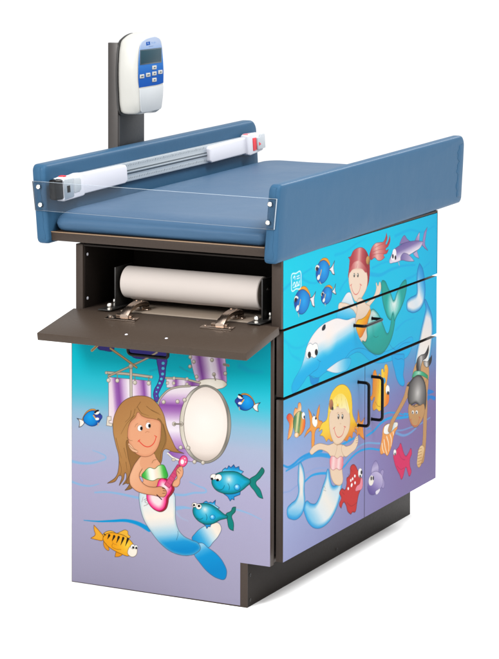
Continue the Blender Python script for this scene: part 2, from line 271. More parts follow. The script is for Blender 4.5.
('s', '342.8,466.3 342,463.6 339.9,461.4 337.1,460.4 334.2,460.8 332.1,462.6 331.3,465.2 332.1,467.9 334.2,470.1 337,471.1 339.9,470.6 342,468.9', [('r', (335.6, 467.2), (341.9, 462.0), [(0, '#efe6d6'), (1, '#a1978a')])], '#5e564e', 1.0),
('s', '321.4,464.2 320.7,461.4 318.6,459.2 315.7,458.2 312.8,458.7 310.7,460.4 310,463 310.7,465.7 312.8,467.9 315.7,468.9 318.5,468.5 320.7,466.7', [('r', (314.2, 465.0), (320.5, 459.8), [(0, '#efe6d6'), (1, '#a1978a')])], '#5e564e', 1.0),
('s', '341.4,403.5 340.6,400.8 338.5,398.6 335.6,397.6 332.8,398 330.7,399.7 329.9,402.3 330.7,405 332.8,407.2 335.6,408.2 338.5,407.8 340.6,406.1', [('r', (334.1, 404.3), (340.5, 399.1), [(0, '#efe6d6'), (1, '#a1978a')])], '#5e564e', 1.0),
('s', '363.8,404.5 363.1,401.8 361,399.6 358.2,398.6 355.3,399 353.2,400.8 352.5,403.3 353.2,406.1 355.3,408.3 358.1,409.3 361,408.9 363.1,407.1', [('r', (356.7, 405.4), (363.0, 400.2), [(0, '#efe6d6'), (1, '#a1978a')])], '#5e564e', 1.0),
('s', '382.4,369.8 381.7,367 379.6,364.9 376.8,363.8 373.9,364.3 371.8,366 371.1,368.6 371.8,371.3 373.9,373.5 376.8,374.5 379.6,374.1 381.7,372.4', [('r', (375.3, 370.6), (381.6, 365.4), [(0, '#efe6d6'), (1, '#a1978a')])], '#5e564e', 1.0),
('s', '407.8,370.4 407.1,367.7 405,365.5 402.2,364.5 399.3,364.9 397.2,366.6 396.5,369.2 397.2,371.9 399.3,374.1 402.1,375.1 405,374.7 407.1,373', [('r', (400.6, 371.2), (406.9, 366.1), [(0, '#efe6d6'), (1, '#a1978a')])], '#5e564e', 1.0),
('l', '315.7,463.6 337.1,465.7', '#7d7468', 4, 4, 1.0, 0.0),
('s', '37,446.3! 16.7,448.8! 23.9,442.2 24.8,434.1 22.9,424.9! 32.3,429.4 40.2,438.4!', [('g', (32.3, 451.2), (16.7, 449.7), [(0, '#f4efe8'), (0.5, '#e7e1d9'), (1, '#453f48')])], '#2a2730', 1.6900000000000002),
('s', '34.8,444.7 40.2,461.5 51.1,473.2 65.2,479 76.1,476.5 69.9,468.6 51.1,465.3 41.7,452.2', [('c', '#e09a3c', 1.0)], '#6a4a20', 1.3),
('s', '36.7,445.4 44.9,463.4 60.5,473.6 77.7,474.2 90.1,467.9 93.5,460.1 88.5,448.7 79.2,438 63.6,432.1 48,435.4', [('r', (57.4, 456.5), (82.3, 437.2), [(0, '#1aa2ea'), (0.6, '#1583cf'), (1, '#123f92')])], '#15285a', 1.6900000000000002),
('s', '68.3,464.3 79.2,464.1 94.8,464.3 94.8,456.9 83.9,453.1 74.5,456.8', [('c', '#34459a', 1.0)], '#15285a', 1.3),
('s', '71.4,466.5 84.2,476.5 87,473 78.6,465.1', [('c', '#f6f2ea', 1.0)], None, 1.56),
('l', '73,470 79.2,475.2 83.3,476.4', '#1d1b22', 5, 5, 1.0, 0.0),
('l', '68.6,461.6 73.6,455.9 77,451.4', '#e8b04a', 3.4, 3.4, 1.0, 0.0),
('s', '86,454.2 85.3,452.3 83.1,450.8 80.1,450 77.2,450.2 75,451.3 74.2,453 75,454.8 77.2,456.3 80.1,457.1 83.1,456.9 85.3,455.8', [('c', '#fbf7f0', 1.0)], None, 1.0),
('l', '82.9,442.7 81.7,435.5', '#b9a79a', 3, 3, 1.0, 0.0),
('s', '551.5,539.2! 570.4,545.5! 563.7,537.7 562.8,529.8 564.6,521.3! 555.9,523.8 548.6,531!', [('g', (555.8, 544.8), (570.4, 546.2), [(0, '#f4efe8'), (0.5, '#e7e1d9'), (1, '#453f48')])], '#2a2730', 1.6900000000000002),
('s', '553.5,538 548.5,553.3 538.3,562.6 525.1,565.5 514.9,561.1 520.7,554.6 538.3,554.9 547.1,544', [('c', '#e09a3c', 1.0)], '#6a4a20', 1.3),
('s', '551.7,538.4 544.1,554.2 529.5,561.2 513.4,558.6 501.7,550.1 498.5,541.9 503.2,531.8 512,523.2 526.7,520.4 541.3,526.6', [('r', (532.5, 545.2), (555.9, 526.5), [(0, '#1aa2ea'), (0.6, '#1583cf'), (1, '#123f92')])], '#15285a', 1.6900000000000002),
('s', '522.2,550.8 512,548.5 497.3,545.7 497.3,538.6 507.6,537 516.4,542.3', [('c', '#34459a', 1.0)], '#15285a', 1.3),
('s', '519.3,552.3 507.3,559.6 504.6,555.7 512.6,549.6', [('c', '#f6f2ea', 1.0)], None, 1.56),
('l', '517.8,555.3 511.9,559.3 508.1,559.7', '#1d1b22', 5, 5, 1.0, 0.0),
('l', '521.9,548.1 517.3,541.6 514.1,536.6', '#e8b04a', 3.4, 3.4, 1.0, 0.0),
('s', '516.7,538.7 516,536.9 513.9,535.4 511.1,534.7 508.3,534.9 506.3,535.9 505.6,537.6 506.3,539.4 508.3,540.8 511.1,541.5 513.9,541.4 516,540.3', [('c', '#fbf7f0', 1.0)], None, 1.0),
('l', '508.5,527.1 509.7,520.3', '#b9a79a', 3, 3, 1.0, 0.0),
('s', '384.6,153.6 369.6,161.1 380.1,179.7 399.5,196.8 426.3,209.3 450,214 456.8,203.7 448.6,180.1 432.3,160.8 418.3,145', [('g', (381.6, 153.2), (450.0, 206.8), [(0, '#118fcd'), (0.25, '#3aa5d6'), (0.55, '#bcd7e2'), (0.8, '#f0e4d6'), (1, '#ecdccb')])], '#4a5a70', 1.56),
('s', '374.2,129.6 393.7,101.4 420.6,78.1 445.9,67.3 466.6,67.3 473.4,85 462.1,112.7 441.3,132.7 417.5,145.4 399.5,155.5 381.6,147.9', [('g', (402.5, 150.5), (435.4, 88.0), [(0, '#8ec6e0'), (0.18, '#3fa6d8'), (0.4, '#0f92d0'), (1, '#0c86c6')])], '#3f5878', 1.56),
('s', '213.5,280.9 209.5,264.3 212,232.2 224.3,195.9 245.7,167.4 273.1,139.8 303.4,121.6 333.6,115.2 360.7,117 383.2,126.7 395.4,142.1 389.1,153.4 366.6,159.9 345.6,167 330.5,180.4 321.4,204.8 319.6,244.7 315.3,279 297.2,293 248.6,295.6', [('g', (260.8, 275.5), (294.3, 121.0), [(0, '#cfdfe4'), (0.2, '#e2e6e4'), (0.42, '#f6eadc'), (0.55, '#e0e2e0'), (0.72, '#9ccbe0'), (0.8, '#5db2da'), (0.87, '#1c95d0'), (1, '#0b88c8')]), ('e', '#8fb9c9', 9, 0.55)], '#4a5a70', 1.56),
('l', '327.5,178.7 327.5,168 323,154', '#35607e', 1, 1, 1.0, 0.0),
('l', '221.8,257.6 218.1,243.7', '#8a7c78', 1, 1, 1.0, 0.0),
('l', '224.2,249.8 234.9,253.7 227.3,244.7 234.9,241.6 224.2,233.6', '#7c6e6a', 1.1, 1.1, 1.0, 0.0),
('l', '231.9,237.2 239.5,242.1', '#8a7c78', 1, 1, 1.0, 0.0),
('s', '195,525.9 164.3,511.6 142.8,486.6 130.1,455.6 129.8,423.1 138.1,388.8 146.8,360 147.4,338.4 139.7,305 111.8,282.1! 135,289.6 153,307.9 148.3,280.3! 161.3,298 168.4,316.3 170.5,303.1 159.1,283.4! 176.7,294.3 184.4,304.6 176.7,282.1 165.9,269! 185.9,276.4 199.7,292.8 211.9,329.2 242.5,370.2 266.8,351.4 259.2,334.4! 275.9,355 289.5,394 309.1,389.4 345.3,387.9! 325.7,395.2 309.1,420.1 294,450.7 283.3,487.1 265.1,512 243.9,526.6 221,529.2', [('g', (138.1, 499.7), (242.5, 305.7), [(0, '#b07c4a'), (0.4, '#b98852'), (0.75, '#ae7c48'), (1, '#8c6238')])], '#5a4025', 1.6900000000000002),
('s', '176.6,406.3 193.5,375.8 227.2,365.9 242.5,354.1 205.8,328.6 187.4,294.1 173.6,287.2 184.4,326.2 175.1,363', [('c', '#96693a', 1.0)], '#5a4025', 1.3),
('s', '271.2,472.5 286.4,444.6 289.5,415.4 277.4,384.7 265.3,351.2 248.6,352.1 254.6,376.9 272.8,411', [('c', '#98703f', 1.0)], '#5a4025', 1.3),
('s', '221.1,370.6 248.5,378.9 265.3,363.3 282,342.3 294.1,316.8 288.1,292 248.6,280.8 215,286.5 199.7,311.7 204.3,344.6', [('g', (211.9, 356.2), (291.1, 311.1), [(0, '#eab08a'), (0.5, '#e6a67e'), (1, '#cf8a62')])], '#5e3d2c', 1.56),
('s', '218.1,312.9 225.7,326.7 242.5,339 256.2,337.3 268.3,346.7 283.5,350.5 292.3,338.1 295.6,318.9 282,313.9 266.8,312.2 253.2,305.3 237.9,305.2 224.2,308.5', [('g', (218.1, 319.1), (295.6, 333.1), [(0, '#2fa83c'), (0.12, '#4fb850'), (0.3, '#e8f2dc'), (0.42, '#fff4ea'), (0.55, '#fbe0cc'), (0.7, '#d8e2b8'), (0.85, '#48b648'), (1, '#2a9c38')])], '#27602c', 1.56),
('s', '210.7,311.6 216.5,311.4 221.7,304.5 220.5,297.9 212.9,301', [('c', '#b1accd', 1.0)], '#5e3d2c', 1.3),
('s', '236.4,272.7 233.4,256.2 241,239.6 257.8,226.8 276,224.1 291.2,233.4 297.8,250.2 300.2,263.9 310.8,277.2 316.5,291.2 310.8,301.3 301.7,309.6 285,314.2 271.4,306.2 265.3,292.1 251.7,279.8', [('e', '#a02038', 2, 1), ('c', '#9c2b3a', 1.0)], '#5a1420', 1.56),
('s', '235.2,272.6 232.5,256.1 239.5,240.8 254.7,229.1 271.5,225.7 285.1,233.7 291.8,249.5 294.2,264.6 304.1,277.8 309.3,291.7 303.8,302.9 291.1,311.1 277.5,313.9 268.7,305.9 263.8,292 250.1,279.7', [('c', '#fbdfe0', 1.0), ('e', '#ea1570', 17, 1)], '#8a1038', 1.56),
('s', '286.6,298.6! 301.1,290! 338.7,351.2! 326.1,357!', [('g', (291.1, 295.0), (333.3, 353.2), [(0, '#d8547e'), (1, '#c9406c')])], '#7a1c3c', 1.3),
('l', '292.5,307.3 306.8,299.2', '#8f3050', 0.8, 0.8, 1.0, 0.0),
('l', '298.4,316.1 312.4,308.4', '#8f3050', 0.8, 0.8, 1.0, 0.0),
('l', '304.4,324.9 318.1,317.6', '#8f3050', 0.8, 0.8, 1.0, 0.0),
('l', '310.3,333.7 323.7,326.7', '#8f3050', 0.8, 0.8, 1.0, 0.0),
('l', '316.2,342.4 329.3,335.9', '#8f3050', 0.8, 0.8, 1.0, 0.0),
('l', '322.1,351.2 335,345.1', '#8f3050', 0.8, 0.8, 1.0, 0.0),
('s', '330.3,356.9 333.3,373.3 342.9,382 353.1,379.4 356.1,369.1 351.3,357.9 340.8,351.4', [('c', '#ee6d96', 1.0), ('e', '#e01f68', 5, 1)], '#7a1c3c', 1.3),
('s', '345.3,365.8 344.6,362.5 342.8,359.9 340.2,358.8 337.7,359.4 335.8,361.5 335.1,364.7 335.8,367.9 337.6,370.5 340.2,371.6 342.7,371 344.6,368.9', [('c', '#fff2f2', 1.0)], None, 1.0),
('s', '349.8,374.8 349.5,373.8 348.8,373 347.7,372.7 346.6,372.8 345.9,373.4 345.6,374.3 345.9,375.3 346.6,376.1 347.7,376.4 348.7,376.3 349.5,375.7', [('c', '#ffffff', 1.0)], '#7a1c3c', 0.7),
('s', '352.2,366 351.9,365 351.2,364.2 350.1,363.9 349.1,364 348.3,364.6 348,365.5 348.3,366.5 349.1,367.3 350.1,367.6 351.2,367.5 351.9,366.9', [('c', '#ffffff', 1.0)], '#7a1c3c', 0.7),
('s', '322.5,340 331.8,350.9 338.7,353.3 342.9,343.6 341.2,328.7 334.3,317.8 332.2,305 322.8,295.9 311.1,298.4 313.8,309.6 324.3,320.2', [('c', '#e6a67e', 1.0), ('e', '#cf8a62', 4, 0.7)], '#5e3d2c', 1.3),
('l', '325.8,339.1 331.8,333.3', '#4a2c20', 1.6, 1.6, 1.0, 0.0),
('l', '329.1,345.8 336.3,340.2', '#6a4030', 1, 1, 1.0, 0.0),
('s', '221.7,368 201.2,351 186.8,326.5 179.4,304.1 182.8,285.5 196.7,273.6 227.3,266.3 254.7,265.7 271.4,263.8 286.6,266.1 293,279.2 288.1,287.7 274.4,291.5 257.7,288.1 236.4,288.1 218.7,297.1 210.1,312.1 219,332.7 234.8,350.6', [('g', (184.4, 326.2), (273.0, 268.8), [(0, '#ecb48e'), (0.5, '#e6a67e'), (1, '#d7976c')]), ('e', '#cc8860', 5, 0.6)], '#5e3d2c', 1.56),
('s', '221.7,372 251.6,380.6 260.7,361.4 242.5,343.3 222.7,331.8 213.5,340.2', [('c', '#e2a17a', 1.0)], None, 1.56),
('l', '280.2,288.4 286.9,287.1', '#2e1a14', 2, 2, 1.0, 0.0),
('l', '282,281.7 289.9,281.5', '#4a2c20', 1.4, 1.4, 1.0, 0.0),
('l', '280.8,274 289,275.5', '#4a2c20', 1.2, 1.2, 1.0, 0.0),
('l', '263.8,267.8 277.8,257.6', '#3a1622', 3, 3, 1.0, 0.0),
('l', '262.5,363 253.1,359.3 248.6,352.1', '#6a4a28', 1, 1, 1.0, 0.0),
('s', '206.4,484.3 198.1,470.5 182.8,455.5 175.1,433.2 176,406.3 185.9,385.7 204.3,370.2 225.7,366.3 244,371.5 260.7,386.9 272.2,410.9 275.8,439.4 272.8,465.9 254.5,470.8 230.2,472.1 216.5,476.4', [('c', '#e7a57e', 1.0), ('e', '#d88c66', 9, 0.75)], '#7a4a34', 1.3),
('s', '177,397.7 184.3,394.2 195.1,384 205.8,378.1 190.5,377 180.6,385.2', [('c', '#eab690', 1.0)], '#8a5a40', 1.04),
('l', '184.9,486.4 181.2,468.8 167.4,454', '#6b4a28', 1.3, 0.6, 1.0, 0.0),
('l', '197.2,492 192,475.3 170.5,448.9 153.6,420.1', '#6b4a28', 1.3, 0.6, 1.0, 0.0),
('l', '203.9,499.3 211.9,486.7 239.3,477.3', '#6b4a28', 1.3, 0.6, 1.0, 0.0),
('l', '206.4,494.2 218,480.6', '#6b4a28', 1.3, 0.6, 1.0, 0.0),
('l', '232,502.9 248.5,492.7 273.7,484', '#6b4a28', 1.3, 0.6, 1.0, 0.0),
('l', '245.4,494.6 269.7,487.3', '#6b4a28', 1.3, 0.6, 1.0, 0.0),
('l', '172.6,412.4 178.8,407.1 189.2,405.5', '#6b4a28', 1.3, 0.6, 1.0, 0.0),
('l', '178.2,392.5 189.2,384.5 200.9,381.1', '#6b4a28', 1.3, 0.6, 1.0, 0.0),
('l', '195,474.2 185.8,462.6 176.6,444.1', '#6b4a28', 1.3, 0.6, 1.0, 0.0),
('l', '147.4,349.2 155.1,323 148.9,300.7', '#6b4a28', 1.3, 0.6, 1.0, 0.0),
('l', '169,346.1 172.1,324.8', '#6b4a28', 1.3, 0.6, 1.0, 0.0),
('l', '138.1,407.7 147.4,376.3 155.1,355.4', '#6b4a28', 1.3, 0.6, 1.0, 0.0),
('l', '213.4,512.4 201.2,495', '#6b4a28', 1.3, 0.6, 1.0, 0.0),
('l', '283.4,460.3 292.5,418.4 281.9,385.2', '#6b4a28', 1.3, 0.6, 1.0, 0.0),
('l', '162.8,383.3 170.5,357.1', '#6b4a28', 1.3, 0.6, 1.0, 0.0),
('s', '220.4,442.6 219.4,438.4 216.5,435 212.5,433.5 208.5,434.2 205.6,437 204.5,441 205.6,445.3 208.5,448.6 212.5,450.2 216.5,449.4 219.4,446.7', [('c', '#fdfbf8', 1.0)], '#8a5a40', 0.8),
('s', '245.1,452.1 244.1,447.9 241.2,444.5 237.2,443 233.3,443.7 230.4,446.5 229.3,450.5 230.4,454.8 233.3,458.1 237.2,459.7 241.2,458.9 244.1,456.2', [('c', '#fdfbf8', 1.0)], '#8a5a40', 0.8),
('s', '220,442.1 219.5,439.3 218.1,437.2 216.2,436.3 214.3,436.8 212.9,438.6 212.3,441.3 212.9,444 214.3,446.1 216.2,447 218.1,446.5 219.5,444.7', [('c', '#16110f', 1.0)], None, 1.0),
('s', '244.7,451.6 244.2,448.8 242.8,446.7 240.9,445.8 239,446.3 237.6,448.1 237.1,450.8 237.6,453.5 239,455.6 240.9,456.5 242.8,456 244.2,454.2', [('c', '#16110f', 1.0)], None, 1.0),
('l', '196.6,443.4 200.3,450.3 205.8,454.1', '#a06a4a', 1, 1, 1.0, 0.0),
('l', '230.2,460.3 236.3,464.7 242.4,464.2', '#a06a4a', 1, 1, 1.0, 0.0),
('l', '228.4,431.6 234.5,435.5 240.6,434', '#b57450', 1.1, 1.1, 1.0, 0.0),
('l', '208.2,408 216.5,400.8 227.2,394.9 239.4,394.9 250.3,401.7 257.6,412.1 261.3,424.3', '#e0382f', 2.6, 2.0, 1.0, 0.0),
('l', '205.8,405.1 211.9,411.1', '#e0382f', 1.8, 1.8, 1.0, 0.0),
('l', '256.4,426.5 263.1,423.9', '#e0382f', 1.8, 1.8, 1.0, 0.0),
('s', '538,334.8 559.8,355.6 575.8,376.3! 581.6,371.2 571.5,349 557.9,333 571,316.1 578.9,294.4! 568.8,296.1 554.1,311.6 539.5,328.3', [('g', (543.9, 328.8), (575.8, 369.2), [(0, '#0f7f78'), (1, '#1b7468')])], '#12302e', 1.56),
('s', '457.1,349.5! 461.5,358! 468.9,363.3! 473.3,360.6! 478.6,370.2! 485.1,365.6! 493,374.4! 498.6,366.5! 508.6,371.3! 509.8,363! 522.1,359.1! 514.5,351.4!', [('g', (488.1, 351.6), (488.0, 372.8), [(0, '#8fd6f0'), (0.4, '#1f9fd6'), (1, '#1a5fa4')])], '#1a2c58', 1.56),
('s', '458.7,296.7! 475,288! 483,277! 487.7,283.4! 494.7,281! 494.1,288.9! 511.7,297.2! 513.2,306.9!', [('c', '#1f8fca', 1.0)], '#1a2c58', 1.56),
('s', '428.4,318.5 431.9,336.1 449.7,348.5 476.3,354.8 505.7,355.2 526.3,345.8 542.4,337.1 529.3,319.3 511.7,305.4 485.3,295.8 458.7,295.4 437.9,303.6', [('c', '#16a3c8', 1.0), ('r', (479.3, 333.5), (511.7, 317.3), [(0, '#ecece4', 0.95), (0.35, '#7ecbe0', 0.7), (1, '#16a3c8', 0)]), ('e', '#0e6f6c', 12, 1)], '#12302e', 1.56),
('s', '512.3,316.6 511.1,312.5 507.9,309.2 503.5,307.6 499.1,308.2 495.8,310.7 494.6,314.6 495.8,318.7 499,321.9 503.4,323.5 507.9,322.9 511.1,320.4', [('r', (502.0, 317.5), (512.3, 308.6), [(0, '#d8f2fa'), (0.5, '#2fa6dc'), (1, '#1670b4')])], '#123a66', 1.0),
('s', '443.2,336.6 441.9,332.8 438.5,329.7 433.7,328.1 429,328.6 425.5,330.9 424.2,334.5 425.5,338.4 429,341.4 433.7,343 438.5,342.5 441.9,340.2', [('c', '#fdf3e8', 1.0)], '#2a2626', 1.0),
('s', '458,336.1 456.7,331.5 453,327.8 448,326 442.9,326.7 439.3,329.5 437.9,333.9 439.2,338.6 442.9,342.2 447.9,344 453,343.4 456.6,340.5', [('c', '#fdf3e8', 1.0)], '#2a2626', 1.0),
('s', '432.8,330.1 432.3,328.5 430.9,327.2 429,326.5 427.1,326.7 425.6,327.7 425.1,329.3 425.6,330.9 427.1,332.3 429,332.9 430.9,332.7 432.3,331.7', [('c', '#120f10', 1.0)], None, 1.0),
('s', '450,328.9 449.5,327.1 447.8,325.6 445.6,324.9 443.4,325.1 441.8,326.2 441.2,327.9 441.7,329.7 443.4,331.1 445.6,331.8 447.8,331.6 449.4,330.5', [('c', '#120f10', 1.0)], None, 1.0),
('l', '440.9,304 452.8,302.7 463.1,309.2 466,316.1', '#124a54', 1.2, 1.2, 1.0, 0.0),
('l', '476.4,322.6 480.8,313.8 479.3,305.7', '#124a54', 1.2, 1.2, 1.0, 0.0),
('s', '470.6,240.3 485.4,250.8 491.2,261.3 499.5,263.1! 498,251 487.8,237.9 493.1,220 492.6,199.3! 482.5,202.3 474.5,225.7', [('g', (476.6, 239.2), (494.2, 257.1), [(0, '#0f7f78'), (1, '#1b7468')])], '#12302e', 1.56),
('s', '399.4,259.3! 406.8,266.1! 412.2,268.8! 418.7,264.8! 425,267.6! 430.6,265.6! 439.8,274.7! 438,261.7! 451.4,254.8! 441,249.6!', [('g', (420.2, 259.1), (420.2, 272.4), [(0, '#8fd6f0'), (0.4, '#1f9fd6'), (1, '#1a5fa4')])], '#1a2c58', 1.56),
('s', '399.5,208.8! 410.2,202.6! 413.8,195.6! 419.1,202.1! 423.3,201! 426.3,207.7! 433.7,213.4!', [('c', '#1f8fca', 1.0)], '#1a2c58', 1.56),
('s', '372.5,242.9 381.4,254.6 402.3,261.6 426.2,260.9 446.9,251.6 464.7,240.4 475.1,235.6 452.9,223.1 429.2,209.7 402.4,207.5 381.5,218.3 373.1,230.9', [('c', '#16a3c8', 1.0), ('r', (408.3, 245.8), (435.1, 226.3), [(0, '#ecece4', 0.95), (0.35, '#7ecbe0', 0.7), (1, '#16a3c8', 0)]), ('e', '#0e6f6c', 12, 1)], '#12302e', 1.56),
('s', '438.7,228.6 437.7,225.3 434.8,222.6 431,221.3 427.1,221.7 424.3,223.7 423.2,226.8 424.3,230.1 427.1,232.7 431,234.1 434.8,233.7 437.6,231.7', [('r', (429.5, 229.6), (438.7, 222.2), [(0, '#d8f2fa'), (0.5, '#2fa6dc'), (1, '#1670b4')])], '#123a66', 1.0),
('s', '385,255.3 384,252.2 381.2,249.7 377.3,248.5 373.4,248.8 370.5,250.7 369.5,253.5 370.5,256.5 373.4,259 377.2,260.2 381.1,259.9 384,258.1', [('c', '#fdf3e8', 1.0)], '#2a2626', 1.0),
('s', '398.5,252.3 397.3,248.5 394.2,245.4 389.8,243.9 385.5,244.4 382.3,246.7 381.2,250.3 382.3,254.2 385.5,257.3 389.8,258.8 394.1,258.3 397.3,255.9', [('c', '#fdf3e8', 1.0)], '#2a2626', 1.0),
('s', '379.1,254.1 378.6,252.5 377.3,251.3 375.5,250.7 373.7,250.9 372.4,251.8 371.9,253.2 372.3,254.7 373.7,256 375.5,256.6 377.3,256.4 378.6,255.5', [('c', '#120f10', 1.0)], None, 1.0),
('s', '394.6,253.5 394,251.8 392.5,250.5 390.4,249.8 388.3,250 386.8,251 386.2,252.5 386.8,254.2 388.3,255.5 390.4,256.2 392.5,256 394,255', [('c', '#120f10', 1.0)], None, 1.0),
('l', '383,220.1 393.5,217.9 402.4,222.4', '#124a54', 1.2, 1.2, 1.0, 0.0),
('l', '411.3,234.1 414.3,225.2 412.8,218.3', '#124a54', 1.2, 1.2, 1.0, 0.0),
('s', '100.9,125.4 99.3,115.6 104,105.3 116.4,100.6 114.6,110.7', [('c', '#e8961c', 1.0)], '#5c3c10', 1.3),
('s', '141.2,101.8 135,85.3! 147.4,87.4 158.2,95.8', [('c', '#e8961c', 1.0)], '#5c3c10', 1.3),
('s', '98.4,142.8 110.2,151.5 128.8,154.1 139.7,150 153.6,156.5 169,162.2 175.2,159.4! 176.1,150.9 182.3,146.2 172.1,138.2', [('c', '#efb43a', 1.0)], '#5c3c10', 1.3),
('s', '99.3,134.7 86.9,149.5 69.7,163.8! 70.4,148.9 73.8,139.8 59.7,126.6! 77.5,124.4 98.7,127.5', [('c', '#efae34', 1.0), ('e', '#e0871a', 4, 0.8)], '#5c3c10', 1.3),
('s', '97.8,130.4 105.6,142.3 119.5,148.6 144.3,149.4 165.9,145.6 182.9,135.5 193.7,121.9 191.2,105.4 176.7,92.7 153.6,95.8 128.8,103.5 108.7,115.2', [('c', '#f2a51f', 1.0), ('r', (172.1, 121.9), (125.7, 116.2), [(0, '#fbd84a', 0.9), (1, '#f2a51f', 0)])], '#5c3c10', 1.56),
('l', '102.8,142.4 107.1,139.7', '#2b2216', 4, 1, 1.0, 0.0),
('l', '117.4,141.6 112.1,130.8', '#2b2216', 7, 1, 1.0, 0.0),
('l', '132.9,140.8 126.4,127.1', '#2b2216', 7, 1, 1.0, 0.0),
('l', '146.8,140.1 140,123.4', '#2b2216', 7, 1, 1.0, 0.0),
('l', '161,139.3 153,119.6', '#2b2216', 7, 1, 1.0, 0.0),
('l', '175.2,138.6 167.5,118.7', '#2b2216', 7, 1, 1.0, 0.0),
('l', '128.8,120.7 125.7,113.5 138.1,106.9 153.6,107.4', '#8a5a14', 1, 1, 1.0, 0.0),
('l', '125.7,132.5 128.8,122 141.2,118.1', '#b8741a', 1, 1, 1.0, 0.0),
('s', '176.7,111.7 186,122 199.8,122.7 203.8,111 199.8,97.5 186,91.7 174.6,99.2', [('c', '#f8efdf', 1.0)], '#6a5436', 1.3),
('s', '196.4,120.6 195.6,117.4 193.2,114.8 190,113.6 186.7,114 184.4,116 183.5,119 184.4,122.2 186.7,124.8 190,126 193.2,125.6 195.6,123.6', [('c', '#fffdf8', 1.0)], '#3a3230', 0.9),
('s', '205,120.6 204.3,117.8 202.4,115.6 199.8,114.6 197.2,115 195.3,116.7 194.6,119.3 195.3,122.1 197.2,124.3 199.8,125.4 202.4,125 204.3,123.2', [('c', '#fffdf8', 1.0)], '#3a3230', 0.9),
('s', '194.3,118.2 193.9,116.7 192.7,115.4 191.2,114.8 189.7,115 188.5,116 188.1,117.4 188.5,119 189.7,120.2 191.2,120.8 192.7,120.6 193.9,119.6', [('c', '#100d0d', 1.0)], None, 1.0),
('s', '203.5,118.3 203.1,116.7 202.1,115.5 200.7,114.9 199.3,115.2 198.3,116.1 198,117.6 198.3,119.1 199.3,120.3 200.7,120.9 202.1,120.7 203.1,119.7', [('c', '#100d0d', 1.0)], None, 1.0),
('l', '0.2,660.6 -0.7,333.2 -0.7,0.1', '#4a4038', 3.2, 3.2, 1.0, 0.0),
('l', '-0.7,0.1 258,1 513.1,2.1', '#4a4038', 3.2, 3.2, 1.0, 0.0)]
